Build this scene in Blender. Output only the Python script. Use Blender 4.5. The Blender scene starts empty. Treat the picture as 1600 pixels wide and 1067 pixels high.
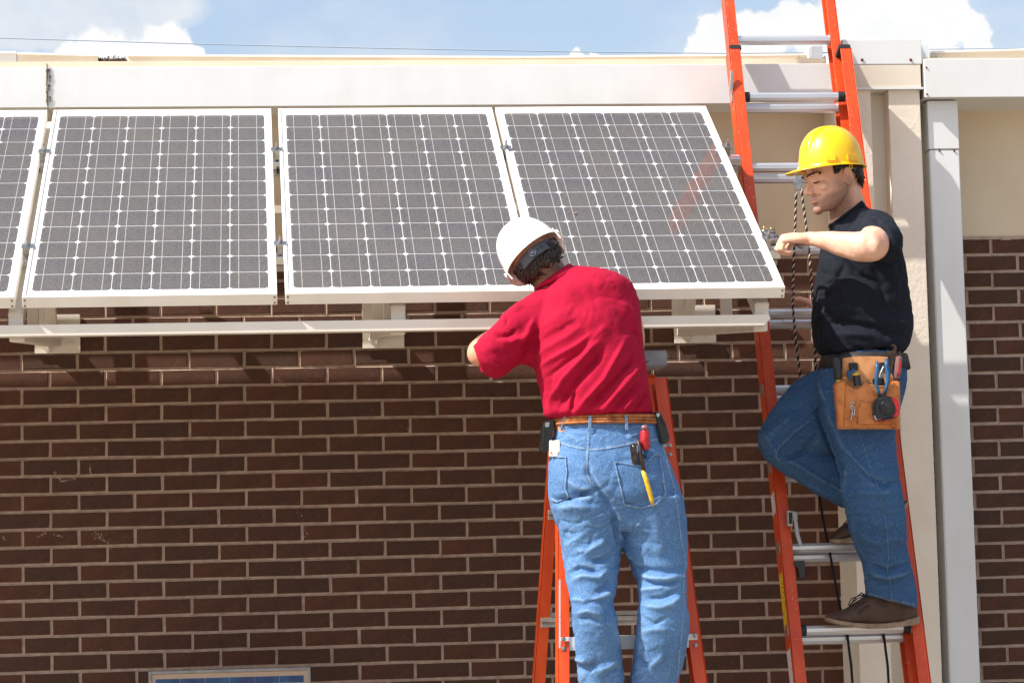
import bpy, bmesh, math, random
import numpy as np
from mathutils import Vector, Matrix, noise
from mathutils.bvhtree import BVHTree
random.seed(7)
SC = bpy.context.scene
COL = SC.collection
# ------------------------------------------------------------------ camera
FPX = 4046.2                      # focal length in pixels of a 1600 px wide picture
YAW, PIT, ROL = .09891, .08919, -.02396
CAMZ = 1.6
cy, sy, cp, sp, cr, sr = math.cos(YAW), math.sin(YAW), math.cos(PIT), math.sin(PIT), math.cos(ROL), math.sin(ROL)
FW = Vector((sy*cp, cy*cp, sp)); R0 = Vector((cy, -sy, 0)); U0 = R0.cross(FW)
RT = R0*cr + U0*sr; UP = U0*cr - R0*sr
CAM = Vector((0, 0, CAMZ))
cd = bpy.data.cameras.new('camera'); cam = bpy.data.objects.new('camera', cd); COL.objects.link(cam)
cam.matrix_world = Matrix(((RT.x, UP.x, -FW.x, 0), (RT.y, UP.y, -FW.y, 0), (RT.z, UP.z, -FW.z, CAMZ), (0, 0, 0, 1)))
cd.sensor_width = 36; cd.lens = FPX/1600*36; cd.clip_start = .1; cd.clip_end = 3000
SC.camera = cam
# ------------------------------------------------------------------ light
SUN = Vector((-2.86, -1.0, 3.32)).normalized()          # towards the sun
w = bpy.data.worlds.new('World'); SC.world = w; w.use_nodes = True
NT = w.node_tree; NT.nodes.clear()
def at(px, py, Y):
    """the point of depth Y seen at photograph pixel (px, py)"""
    d = FW*FPX + RT*(px-800) + UP*(533.5-py)
    return CAM + d*(Y/d.y)
def world_nodes():
    n, l = NT.nodes, NT.links
    def M(op, a, b=None, c=None):
        m = n.new('ShaderNodeMath'); m.operation = op
        for i, v in enumerate((a, b, c)):
            if v is None: continue
            if isinstance(v, (int, float)): m.inputs[i].default_value = v
            else: l.new(v, m.inputs[i])
        return m.outputs[0]
    out = n.new('ShaderNodeOutputWorld')
    sky = n.new('ShaderNodeTexSky'); sky.sky_type = 'NISHITA'; sky.sun_disc = False
    sky.sun_elevation = math.asin(SUN.z); sky.sun_rotation = math.atan2(SUN.x, SUN.y)
    sky.air_density = 1.0; sky.dust_density = 3.0; sky.ozone_density = 1.0
    bg = n.new('ShaderNodeBackground'); bg.inputs[1].default_value = .15; l.new(sky.outputs[0], bg.inputs[0])
    tc = n.new('ShaderNodeTexCoord'); sx = n.new('ShaderNodeSeparateXYZ'); l.new(tc.outputs['Generated'], sx.inputs[0])
    yy = M('MAXIMUM', sx.outputs[1], .05)
    u = M('DIVIDE', sx.outputs[0], yy); v = M('DIVIDE', sx.outputs[2], yy)
    cm = n.new('ShaderNodeCombineXYZ'); l.new(u, cm.inputs[0]); l.new(v, cm.inputs[1])
    nz = n.new('ShaderNodeTexNoise'); nz.inputs['Scale'].default_value = 75; nz.inputs['Detail'].default_value = 7
    nz.inputs['Roughness'].default_value = .62
    l.new(cm.outputs[0], nz.inputs['Vector'])
    sc = n.new('ShaderNodeSeparateXYZ'); l.new(nz.outputs['Color'], sc.inputs[0])
    ud = M('ADD', u, M('MULTIPLY', M('SUBTRACT', sc.outputs[0], .5), .016))
    vd = M('ADD', v, M('MULTIPLY', M('SUBTRACT', sc.outputs[1], .5), .016))
    best = None
    blobs = [(120, 94, 32), (160, 87, 38), (215, 90, 34), (250, 72, 32), (262, 88, 40), (905, 88, 14), (935, 90, 10), (300, 84, 14),
             (1105, 78, 30), (1125, 55, 34), (1165, 66, 40), (1205, 55, 36), (1250, 40, 38), (1300, 60, 55), (1330, 35, 40),
             (1375, 38, 46), (1420, 26, 38), (1460, 40, 52), (1490, 20, 34), (1515, 45, 34), (1530, 75, 22), (1400, 90, 60)]
    for (bx_, by_, br) in blobs:
        p = at(bx_, by_, 1.0)
        du = M('SUBTRACT', ud, p.x); dv = M('SUBTRACT', vd, p.z-CAMZ)
        d = M('SQRT', M('ADD', M('MULTIPLY', du, du), M('MULTIPLY', dv, dv)))
        f = M('SUBTRACT', 1, M('DIVIDE', d, br*1.35/FPX))
        best = f if best is None else M('MAXIMUM', best, f)
    mr = n.new('ShaderNodeMapRange'); mr.interpolation_type = 'SMOOTHSTEP'; l.new(best, mr.inputs[0])
    mr.inputs[1].default_value = -.02; mr.inputs[2].default_value = .26
    # soft high cloud, over the whole sky
    n2 = n.new('ShaderNodeTexNoise'); n2.inputs['Scale'].default_value = 6.5; n2.inputs['Detail'].default_value = 8
    n2.inputs['Roughness'].default_value = .55
    mp = n.new('ShaderNodeMapping'); mp.inputs['Location'].default_value = (3.42, 1.3, .2); mp.inputs['Scale'].default_value = (1, 1, 2.2)
    l.new(tc.outputs['Generated'], mp.inputs[0]); l.new(mp.outputs[0], n2.inputs['Vector'])
    m2 = n.new('ShaderNodeMapRange'); m2.interpolation_type = 'SMOOTHSTEP'; l.new(n2.outputs[0], m2.inputs[0])
    m2.inputs[1].default_value = .42; m2.inputs[2].default_value = .72; m2.inputs[3].default_value = .16; m2.inputs[4].default_value = .75
    # the hazy bank at the upper left
    p = at(90, 5, 1.0)
    du = M('DIVIDE', M('SUBTRACT', ud, p.x), 225/FPX); dv = M('DIVIDE', M('SUBTRACT', vd, p.z-CAMZ), 75/FPX)
    hb = M('SUBTRACT', 1.15, M('SQRT', M('ADD', M('MULTIPLY', du, du), M('MULTIPLY', dv, dv))))
    hb = M('MULTIPLY', M('MINIMUM', M('MAXIMUM', M('MULTIPLY', hb, 4.5), 0), 1), M('MINIMUM', M('ADD', .42, M('MULTIPLY', sc.outputs[2], .8)), 1))
    mask = M('MAXIMUM', mr.outputs[0], M('MAXIMUM', m2.outputs[0], hb))
    # cloud tone: brighter where thick, a little grey inside
    n3 = n.new('ShaderNodeTexNoise'); n3.inputs['Scale'].default_value = 55; n3.inputs['Detail'].default_value = 5
    l.new(cm.outputs[0], n3.inputs['Vector'])
    cr_ = n.new('ShaderNodeValToRGB'); l.new(M('ADD', M('MULTIPLY', mr.outputs[0], .45), M('MULTIPLY', n3.outputs[0], .65)), cr_.inputs[0])
    cr_.color_ramp.elements[0].position = .15; cr_.color_ramp.elements[0].color = (.44, .47, .51, 1)
    cr_.color_ramp.elements[1].position = .8; cr_.color_ramp.elements[1].color = (.60, .60, .60, 1)
    b2 = n.new('ShaderNodeBackground'); b2.inputs[1].default_value = CLOUD; l.new(cr_.outputs[0], b2.inputs[0])
    mx = n.new('ShaderNodeMixShader'); l.new(mask, mx.inputs[0]); l.new(bg.outputs[0], mx.inputs[1]); l.new(b2.outputs[0], mx.inputs[2])
    l.new(mx.outputs[0], out.inputs[0])
CLOUD = 1.15
world_nodes()
sd = bpy.data.lights.new('sun', 'SUN'); so = bpy.data.objects.new('sun', sd); COL.objects.link(so)
sd.energy = 5.0; sd.angle = math.radians(.55); sd.color = (1, .95, .87)
so.rotation_euler = SUN.to_track_quat('Z', 'Y').to_euler(); so.location = (-6, -4, 12)
SC.view_settings.view_transform = 'Standard'; SC.view_settings.look = 'None'
SC.view_settings.exposure = .55; SC.view_settings.gamma = 1
try: SC.view_settings.use_curve_mapping = False
except Exception: pass
# ------------------------------------------------------------------ helpers
def px_of(v):
    d = v - CAM; z = d.dot(FW)
    return 800 + FPX*d.dot(RT)/z, 533.5 - FPX*d.dot(UP)/z
def mpp(Y): return Y/FPX            # metres per photograph pixel at depth Y
class MB:
    def __init__(s): s.v = []; s.f = []
    def add(s, vs, fs):
        o = len(s.v); s.v += [Vector(a) for a in vs]; s.f += [tuple(i+o for i in f) for f in fs]; return s
    def box(s, a, b):
        x0, y0, z0 = a; x1, y1, z1 = b
        return s.add([(x0,y0,z0),(x1,y0,z0),(x1,y1,z0),(x0,y1,z0),(x0,y0,z1),(x1,y0,z1),(x1,y1,z1),(x0,y1,z1)],
                     [(0,3,2,1),(4,5,6,7),(0,1,5,4),(1,2,6,5),(2,3,7,6),(3,0,4,7)])
    def obox(s, c, X, Y, Z):
        c = Vector(c); P = []
        for k in (-1, 1):
            for (i, j) in ((-1,-1),(1,-1),(1,1),(-1,1)): P.append(c + X*i + Y*j + Z*k)
        return s.add(P, [(0,3,2,1),(4,5,6,7),(0,1,5,4),(1,2,6,5),(2,3,7,6),(3,0,4,7)])
    def beam(s, a, b, side, wd, th):
        """box beam from a to b; side = direction of its width"""
        a = Vector(a); b = Vector(b); d = (b-a); L = d.length; d.normalize()
        sdir = (Vector(side) - d*Vector(side).dot(d)).normalized(); n = d.cross(sdir)
        return s.obox((a+b)/2, sdir*wd/2, n*th/2, d*L/2)
    def poly(s, pts, vec):
        """prism: closed outline extruded by vec"""
        n = len(pts); vec = Vector(vec)
        P = [Vector(p) for p in pts] + [Vector(p)+vec for p in pts]
        return s.add(P, [tuple(range(n-1,-1,-1)), tuple(range(n, 2*n))] + [(i, (i+1)%n, n+(i+1)%n, n+i) for i in range(n)])
    def rings(s, R, cap=True):
        n = len(R[0]); P = [p for r in R for p in r]; F = []
        for k in range(len(R)-1):
            for i in range(n):
                j = (i+1) % n; F.append((k*n+i, k*n+j, (k+1)*n+j, (k+1)*n+i))
        if cap: F += [tuple(range(n-1,-1,-1)), tuple(range((len(R)-1)*n, len(R)*n))]
        return s.add(P, F)
    def tube(s, path, r, n=10, cap=True, flat=1.0):
        path = [Vector(p) for p in path]; m = len(path)
        if not hasattr(r, '__len__'): r = [r]*m
        R = []; ref = None
        for i, p in enumerate(path):
            d = (path[min(i+1, m-1)] - path[max(i-1, 0)]).normalized()
            if ref is None: ref = d.orthogonal().normalized()
            ref = (ref - d*ref.dot(d)).normalized(); q = d.cross(ref)
            R.append([p + ref*math.cos(6.28318*k/n)*r[i] + q*math.sin(6.28318*k/n)*r[i]*flat for k in range(n)])
        return s.rings(R, cap)
    def ball(s, c, rx, ry=None, rz=None, n=14, m=9, M=None):
        ry = ry or rx; rz = rz or rx; c = Vector(c); R = []
        for k in range(m+1):
            a = -math.pi/2 + math.pi*k/m; a = max(-1.52, min(1.52, a))
            ring = []
            for i in range(n):
                b = 2*math.pi*i/n; p = Vector((rx*math.cos(a)*math.cos(b), ry*math.cos(a)*math.sin(b), rz*math.sin(a)))
                ring.append(c + (M @ p if M else p))
            R.append(ring)
        return s.rings(R)
    def mesh(s, name, bevel=0, seg=1, recalc=True):
        me = bpy.data.meshes.new(name); me.from_pydata([tuple(v) for v in s.v], [], s.f)
        bm = bmesh.new(); bm.from_mesh(me)
        if recalc: bmesh.ops.recalc_face_normals(bm, faces=bm.faces)
        if bevel:
            es = [e for e in bm.edges if len(e.link_faces) == 2 and e.calc_face_angle(0) > .5]
            bmesh.ops.bevel(bm, geom=es, offset=bevel, segments=seg, affect='EDGES', clamp_overlap=True)
        bm.to_mesh(me); bm.free(); return me
    def build(s, name, mat, parent=None, bevel=0, seg=1, smooth=False, recalc=True):
        me = s.mesh(name, bevel, seg, recalc); return put(name, me, mat, parent, smooth)
def put(name, me, mat, parent=None, smooth=False):
    o = bpy.data.objects.new(name, me); COL.objects.link(o)
    if mat and not len(me.materials): me.materials.append(mat)
    if smooth:
        for p in me.polygons: p.use_smooth = True
        if smooth == 'auto': me.set_sharp_from_angle(angle=math.radians(38))
    if parent:
        o.parent = parent; o.matrix_parent_inverse = Matrix.Translation(-parent.location)
    return o
def tag(o, label=None, cat=None, group=None, kind=None):
    if label: o['label'] = label
    if cat: o['category'] = cat
    if group: o['group'] = group
    if kind: o['kind'] = kind
    return o
def thing(name, loc, label, cat, group=None):
    o = bpy.data.objects.new(name, None); COL.objects.link(o); o.location = loc; o.empty_display_size = .05
    return tag(o, label, cat, group)
def each(name, mat, par, items, n=8, k=5):
    for (c, rx, ry, rz) in items:
        m = MB(); m.ball(c, rx, ry, rz, n, k); m.build(name, mat, par, smooth=True)
def srgb(r, g, b):
    f = lambda c: (c/255/12.92 if c/255 <= .04045 else ((c/255+.055)/1.055)**2.4)
    return (f(r), f(g), f(b), 1)
def material(name, col, rough=.6, metal=0, col2=None, nscale=20, ncontrast=(.35, .65), bump=0, bscale=200, bdetail=4, coat=0, spec=.5,
             rand=None, speck=None, stretch=None, sheen=0, bump2=None, trans=0, sss=0, bdist=.002):
    m = bpy.data.materials.new(name); m.use_nodes = True; nt = m.node_tree; n, l = nt.nodes, nt.links
    b = n['Principled BSDF']; b.inputs['Roughness'].default_value = rough; b.inputs['Metallic'].default_value = metal
    b.inputs['Coat Weight'].default_value = coat; b.inputs['Coat Roughness'].default_value = .12
    b.inputs['Specular IOR Level'].default_value = spec
    if sheen: b.inputs['Sheen Weight'].default_value = sheen; b.inputs['Sheen Roughness'].default_value = .5
    if trans: b.inputs['Transmission Weight'].default_value = trans
    if sss:
        b.inputs['Subsurface Weight'].default_value = sss; b.inputs['Subsurface Radius'].default_value = (.012, .005, .003)
        b.inputs['Subsurface Scale'].default_value = 1
    tc = n.new('ShaderNodeTexCoord'); vec = tc.outputs['Object']
    if stretch:
        mp = n.new('ShaderNodeMapping'); mp.inputs['Scale'].default_value = stretch; l.new(vec, mp.inputs[0]); svec = mp.outputs[0]
    else: svec = vec
    cur = None
    def rgb(c):
        x = n.new('ShaderNodeRGB'); x.outputs[0].default_value = c; return x.outputs[0]
    def mix(f, a, bb, blend='MIX'):
        x = n.new('ShaderNodeMix'); x.data_type = 'RGBA'; x.blend_type = blend
        if isinstance(f, float): x.inputs[0].default_value = f
        else: l.new(f, x.inputs[0])
        l.new(a, x.inputs[6]); l.new(bb, x.inputs[7]); return x.outputs[2]
    cur = rgb(col)
    if rand:                               # per-object colour
        oi = n.new('ShaderNodeObjectInfo'); rp = n.new('ShaderNodeValToRGB'); rp.color_ramp.interpolation = 'LINEAR'
        els = rp.color_ramp.elements; els[0].position = 0; els[0].color = rand[0]; els[1].position = 1; els[1].color = rand[-1]
        for i, c in enumerate(rand[1:-1]): e = els.new((i+1)/(len(rand)-1)); e.color = c
        l.new(oi.outputs['Random'], rp.inputs[0]); cur = rp.outputs[0]
    if col2:
        nz = n.new('ShaderNodeTexNoise'); nz.inputs['Scale'].default_value = nscale; nz.inputs['Detail'].default_value = 6
        l.new(svec, nz.inputs['Vector']); mr = n.new('ShaderNodeMapRange'); l.new(nz.outputs[0], mr.inputs[0])
        mr.inputs[1].default_value, mr.inputs[2].default_value = ncontrast
        cur = mix(mr.outputs[0], cur, rgb(col2))
    if speck:                              # (scale, threshold, colour)
        for (s_, t_, c_) in speck:
            vz = n.new('ShaderNodeTexNoise'); vz.inputs['Scale'].default_value = s_; vz.inputs['Detail'].default_value = 2
            l.new(vec, vz.inputs['Vector']); mr = n.new('ShaderNodeMapRange'); l.new(vz.outputs[0], mr.inputs[0])
            mr.inputs[1].default_value = t_; mr.inputs[2].default_value = t_+.04
            cur = mix(mr.outputs[0], cur, rgb(c_))
    l.new(cur, b.inputs['Base Color'])
    if bump:
        nb = n.new('ShaderNodeTexNoise'); nb.inputs['Scale'].default_value = bscale; nb.inputs['Detail'].default_value = bdetail
        l.new(svec, nb.inputs['Vector']); bp = n.new('ShaderNodeBump'); bp.inputs['Strength'].default_value = bump
        bp.inputs['Distance'].default_value = bdist; l.new(nb.outputs[0], bp.inputs['Height']); last = bp
        if bump2:
            nb = n.new('ShaderNodeTexNoise'); nb.inputs['Scale'].default_value = bump2[0]; nb.inputs['Detail'].default_value = 3
            l.new(vec, nb.inputs['Vector']); b3 = n.new('ShaderNodeBump'); b3.inputs['Strength'].default_value = bump2[1]
            b3.inputs['Distance'].default_value = .01; l.new(nb.outputs[0], b3.inputs['Height']); l.new(last.outputs[0], b3.inputs['Normal']); last = b3
        l.new(last.outputs[0], b.inputs['Normal'])
    m['bsdf'] = 1
    return m
S = srgb
m_mortar = material('mortar', S(186,162,146), .95, col2=S(164,141,126), nscale=30, bump=.8, bscale=350)
m_brick = material('brick_clay', S(90,58,44), .93, rand=[S(84,54,41), S(91,57,43), S(97,60,44), S(84,57,44), S(79,54,42), S(98,60,44), S(89,56,42)],
                   col2=S(74,49,38), nscale=14, ncontrast=(.45,.8), bump=1.0, bscale=430, bdetail=5, bdist=.0035, speck=[(420,.60,S(26,18,15)), (300,.69,S(140,104,84))])
m_splash = material('dried_mortar', S(176,154,138), .95)
m_stucco = material('painted_stucco', S(220,204,180), .85, col2=S(211,193,167), nscale=3, bump=.25, bscale=120)
m_pilaster = material('textured_cream_paint', S(234,223,207), .85, col2=S(227,215,198), nscale=5, bump=.8, bscale=70, bdetail=5, bump2=(28,.15))
m_white = material('white_painted_metal', S(221,223,223), .42, col2=S(212,213,212), nscale=5, ncontrast=(.4,.8), stretch=(1.5,1,.6), coat=.1, bump=.2, bscale=5, bdetail=1, bdist=.004)
m_cream_metal = material('cream_painted_metal', S(226,216,200), .5, col2=S(214,203,186), nscale=4, bump=.1, bscale=30)
m_coping = material('weathered_coping', S(226,218,204), .7, col2=S(214,203,186), nscale=5, bump=.3, bscale=60)
m_rust = material('rusty_steel', S(70,34,18), .9, col2=S(120,60,24), nscale=80)
m_caulk = material('stained_caulk', S(150,134,100), .9, col2=S(60,44,32), nscale=50)
m_alu = material('brushed_aluminium', S(226,226,228), .36, metal=.72, col2=S(208,208,212), nscale=60, stretch=(.05,1,1), bump=.15, bscale=220)
m_alu_dull = material('dull_aluminium', S(180,176,170), .45, metal=.8, col2=S(160,154,148), nscale=20)
m_galv = material('zinc_plated_steel', S(190,190,190), .35, metal=1, col2=S(150,150,150), nscale=60)
m_steel = material('dark_tool_steel', S(92,76,64), .45, metal=.7, col2=S(58,46,40), nscale=60)
m_chrome = material('polished_steel', S(200,196,190), .22, metal=1)
m_frame = material('panel_frame_white', S(240,236,228), .4, col2=S(232,226,216), nscale=8)
m_tube = material('cream_steel_tube', S(228,221,210), .5, col2=S(219,211,198), nscale=6, bump=.1, bscale=60)
m_backsheet = material('white_backsheet', S(235,236,240), .6)
m_bus = material('silver_busbar', S(206,206,206), .5, metal=.0)
m_ladder = material('orange_fibreglass', S(210,74,18), .45, col2=S(194,62,16), nscale=25, stretch=(1,1,.08), coat=.08, speck=[(90,.69,S(226,140,104)), (240,.70,S(236,200,180))], bump=.2, bscale=300)
m_step = material('stepladder_orange_fibreglass', S(218,76,12), .45, col2=S(202,64,12), nscale=25, stretch=(1,1,.08), coat=.1, speck=[(60,.77,S(225,215,205))])
m_black = material('black_rubber', S(26,26,28), .6, col2=S(40,40,42), nscale=40)
m_blackp = material('black_plastic', S(20,21,24), .32, coat=.3)
m_greyp = material('grey_plastic', S(168,170,176), .5, col2=S(150,152,158), nscale=12)
m_dgrey = material('dark_grey_plastic', S(72,76,86), .4)
m_leather = material('tan_leather', S(208,130,66), .62, col2=S(160,88,40), nscale=26, ncontrast=(.42,.75), bump=.4, bscale=260)
m_leather_d = material('worn_tan_leather', S(216,152,98), .65, col2=S(166,104,60), nscale=24, ncontrast=(.45,.75), bump=.4, bscale=260)
m_red = material('red_plastic', S(196,20,32), .35, coat=.25, col2=S(150,24,30), nscale=80)
m_clear = material('clear_plastic', S(170,120,116), .18, coat=.5, trans=.5)
m_yellow = material('yellow_plastic', S(236,188,24), .42, coat=.1, col2=S(190,150,40), nscale=70)
m_blue = material('blue_rubber_grip', S(16,92,140), .5, coat=.05, col2=S(30,70,96), nscale=90)
m_hat_y = material('glossy_yellow_hat', S(248,196,0), .34, coat=.35, col2=S(242,188,0), nscale=12)
m_hat_w = material('glossy_white_hat', S(240,238,232), .3, coat=.5, col2=S(232,229,222), nscale=10)
m_brass = material('brass_rivet', S(196,150,90), .35, metal=1)
m_rope = material('black_rope', S(26,24,26), .9); m_rope2 = material('pale_rope_strand', S(190,170,150), .9)
m_concrete = material('weathered_paving', S(158,147,130), .95, col2=S(138,128,112), nscale=.6, bump=.3, bscale=40)
m_roof = material('roof_membrane', S(150,146,140), .95, col2=S(130,126,120), nscale=2)
m_leaf = material('dark_dead_leaves', S(52,42,34), .9, col2=S(84,66,48), nscale=60)
m_grass = material('dry_grass', S(170,160,90), .9, col2=S(120,120,60), nscale=40)
m_label_y = material('yellow_warning_label', S(236,190,24), .5, stretch=(1,1,1), speck=[(130,.56,S(30,26,20))])
m_label_w = material('white_sticker', S(216,206,206), .5, speck=[(170,.6,S(120,100,100))])
m_wire = material('weathered_cable', S(165,176,190), .7)
# ================================================================== GROUND, WALLS
g = MB().box((-40, -60, -.3), (60, 10.08, 0)).build('ground', m_concrete); tag(g, kind='structure')
DW = 10.1
BX, BZ, BX0, BZ0 = .21169*1.01, .0672*1.01, -.78758*1.01, .77883*1.01+CAMZ
def brick_meshes():
    out = []
    for k in range(6):
        rr = random.Random(k)
        L, H, D = BX-.0125, BZ-.0130, .05
        m = MB(); a, b = L/2, H/2; e = .0022
        j = lambda s=.0017: rr.uniform(-s, s)
        fr = [(-a+e+j(), -D/2+j(.0006), -b+e+j()), (a-e+j(), -D/2+j(.0006), -b+e+j()), (a-e+j(), -D/2+j(.0006), b-e+j()), (-a+e+j(), -D/2+j(.0006), b-e+j())]
        md = [(-a+j(), -D/2+e, -b+j()), (a+j(), -D/2+e, -b+j()), (a+j(), -D/2+e, b+j()), (-a+j(), -D/2+e, b+j())]
        bk = [(p[0], D/2, p[2]) for p in md]
        m.add(fr+md+bk, [(0,1,2,3)]+[(i+4, (i+1) % 4+4, (i+1) % 4, i) for i in range(4)]+[(i+8, (i+1) % 4+8, (i+1) % 4+4, i+4) for i in range(4)])
        me = m.mesh('brick'); me.materials.append(m_brick); out.append(me)
    return out
BM = brick_meshes()
occ = [(0, 172, 432, 470), (437, 172, 1215, 455), (850, 460, 1000, 650), (870, 660, 1065, 1060), (1290, 330, 1420, 940), (0, 500, 1190, 520)]
ZTOP = at(1550, 372, DW).z
nrow0 = -int((ZTOP-BZ0)/BZ)-1
def brick_wall(X0, X1, label):
    t = thing('brick_wall', ((X0+X1)/2, DW, 0), label, 'wall')
    mo = MB().box((X0, DW+.003, 0), (X1, DW+.3, ZTOP)).build('mortar', m_mortar, t)
    mo_ = MB(); jr = random.Random(int(X0*10))
    r = nrow0
    while BZ0-r*BZ-BZ/2 > .3:
        z = BZ0-r*BZ; zt = z+BZ/2; x = X0; j0 = jr.uniform(-.0016, .0012)
        if zt < ZTOP+.01:
            while x < X1-1e-6:
                x2 = min(X1, x+jr.uniform(.012, .035)); j1 = j0*.5+jr.uniform(-.0016, .0016)
                P = []
                for xx, j in ((x, j0), (x2, j1)): P += [(xx, DW+.003, zt+.0074), (xx, DW+.0032, zt+.000), (xx, DW-.0012+j, zt-.0056+j*.5), (xx, DW+.002, zt-.0076)]
                mo_.add(P, [(0,4,5,1), (1,5,6,2), (2,6,7,3)]); x, j0 = x2, j1
            off = .5 if r % 2 else 0; c = int((X0-BX0)/BX)-1
            while BX0+(c+off)*BX < X1:
                xj = BX0+(c+off)*BX; c += 1
                if xj < X0+.01 or xj > X1-.01: continue
                P = []; n = 4
                for k in range(n+1):
                    zz = z-BZ/2+BZ*k/n; j = jr.uniform(-.0012, .0012); P += [(xj-.0072, DW+.003, zz), (xj-.0005, DW+.0033, zz), (xj+.0053+j*.4, DW-.0008+j, zz), (xj+.0072, DW+.002, zz)]
                F = []
                for k in range(n): F += [(k*4+i, k*4+i+1, (k+1)*4+i+1, (k+1)*4+i) for i in range(3)]
                mo_.add(P, F)
        r += 1
    tag(mo_.build('tooled_joints', m_mortar, t, recalc=False), kind='stuff')
    cand = []
    r = nrow0
    while BZ0-r*BZ-BZ/2 > .02:
        z = BZ0-r*BZ
        if z+BZ/2 < ZTOP+.004:
            off = .5 if r % 2 else 0
            c0 = int((X0-BX0)/BX)-1
            for c in range(c0, c0+40):
                xa = max(BX0+(c+off)*BX, X0); xb = min(BX0+(c+1+off)*BX, X1)
                if xb-xa < .03: continue
                cand.append(((xa+xb)/2, z, (xb-xa)/BX))
        r += 1
    def score(b):
        px, py = px_of(Vector((b[0], DW, b[1])))
        if not (-40 < px < 1640 and 300 < py < 1085): return -1
        s = 1-.2*(px > 1590 or px < 10)
        for (a, b_, c, d) in occ:
            if a+35 < px < c-35 and b_+8 < py < d-8: s = .1
        return s
    cand.sort(key=lambda b: -score(b)+.0001*abs(b[0]))
    big, rest = cand[:300], cand[300:]
    for (x, z, wf) in big:
        o = bpy.data.objects.new('brick', random.choice(BM)); COL.objects.link(o); o.parent = t
        o.location = Vector((x, DW+.022+random.uniform(-.0012, .0012), z)) - t.location
        o.rotation_euler = (random.uniform(-.004, .004), random.uniform(-.003, .003), random.uniform(-.003, .003))
        if wf < .98: o.scale = ((wf*BX-.0125)/(BX-.0125), 1, 1)
    mb = MB()
    for (x, z, wf) in rest:
        a = (wf*BX-.0125)/2; h = (BZ-.0130)/2
        mb.box((x-a, DW-.0025, z-h), (x+a, DW+.02, z+h))
    if rest: tag(mb.build('far_bricks', m_brick, t), kind='stuff')
    if X0 < -3:                       # dried mortar and paint splashes
        sp = MB(); sr_ = random.Random(3)
        for (xa, ya, xb, yb, n_, w_) in ((84, 738, 96, 752, 30, 2), (96, 752, 118, 747, 40, 2.5), (118, 744, 124, 738, 22, 2), (140, 728, 143, 742, 26, 2), (76, 824, 92, 816, 36, 2), (60, 837, 72, 832, 18, 2), (85, 836, 98, 838, 16, 1.5),
                                     (145, 832, 172, 850, 60, 6), (2, 836, 10, 844, 16, 2), (72, 852, 73, 858, 8, .8), (158, 1014, 160, 1022, 14, .7), (637, 668, 639, 676, 12, .8), (455, 765, 480, 845, 20, 4), (470, 800, 482, 842, 22, 1.5), (1040, 548, 1046, 560, 12, 2)):
            for k in range(n_):
                f = sr_.random(); p = at(xa+(xb-xa)*f+sr_.gauss(0, w_*.5), ya+(yb-ya)*f+sr_.gauss(0, w_*.5), DW-.0035); s_ = sr_.uniform(.0006, .0024); sp.ball(p, s_, .0008, s_*sr_.uniform(.5, 1.4), 6, 3)
        tag(sp.build('mortar_splash', m_splash, t), kind='stuff')
    zt = at(430, 166, 9.884).z+.02
    MB().box((X0, DW-.002, ZTOP+.006), (X1, DW+.3, zt+.2)).build('stucco_band', m_stucco, t)
    # lip where stucco was trowelled onto the top course
    m = MB(); x = X0; 
    while x < X1-.01:
        x2 = min(X1, x+random.uniform(.03, .09)); d = random.uniform(.0, .006)
        m.box((x, DW-.006-d*.4, ZTOP-.004-d), (x2, DW+.01, ZTOP+.006)); x = x2
    m.build('stucco_drip', m_mortar, t)
    return t
PXL = at(1342, 1000, 9.815).x; PXR = at(1437, 145, 9.815).x
brick_wall(-3.4, PXL+.03, 'long dark brown brick wall in shade behind the tilted panels and both ladders')
brick_wall(PXR-.03, 5.2, 'narrow strip of brown brick wall at the far side of the white downspout, beyond the cream pillar')
# ------------------------------------------------------------------ pilaster
t = thing('pillar', ((PXL+PXR)/2, 9.815, 0), 'cream textured wall pillar with a vertical groove and a boxed white metal cap', 'pillar')
ZC = at(1400, 141, 9.815).z
gx0 = at(1360, 145, 9.815).x; gx1 = at(1388, 145, 9.815).x
m = MB(); m.box((PXL, 9.815, 0), (gx0, 10.2, ZC)); m.box((gx1, 9.815, 0), (PXR, 10.2, ZC)); m.box((gx0-.01, 9.90, 0), (gx1+.01, 10.19, ZC))
m.build('rib', m_pilaster, t, bevel=.002)
x0, x1 = at(1316, 80, 9.80).x, at(1440, 80, 9.80).x
za, zb, zc = at(1400, 62, 9.80).z, at(1400, 101, 9.80).z, at(1400, 141, 9.815).z
MB().box((x0+.004, 9.8015, zc+.006), (x1-.006, 10.4, zb)).build('cap_band', m_cream_metal, t, bevel=.002)
MB().box((x0+.002, 9.797, zc), (x1+.004, 10.39, zc+.008)).build('drip_edge', m_white, t)
o = MB().box((x0, 9.80, zb+.0005), (x1, 10.5, za)).build('cap', m_white, t, bevel=.002)
each('screw', m_rust, t, [(at(q, 94, 9.798), .006, .003, .006) for q in (1347, 1423)])
a = at(1268, 73, 10.1); b = at(1453, 96, 10.1)
MB().box((a.x, 10.1, b.z-.1), (x0-.01, 10.55, a.z)).build('rear_cap', m_white, t)
MB().box((x1+.01, 10.1, b.z-.1), (b.x, 10.55, a.z+.003)).build('rear_cap', m_white, t)
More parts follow.
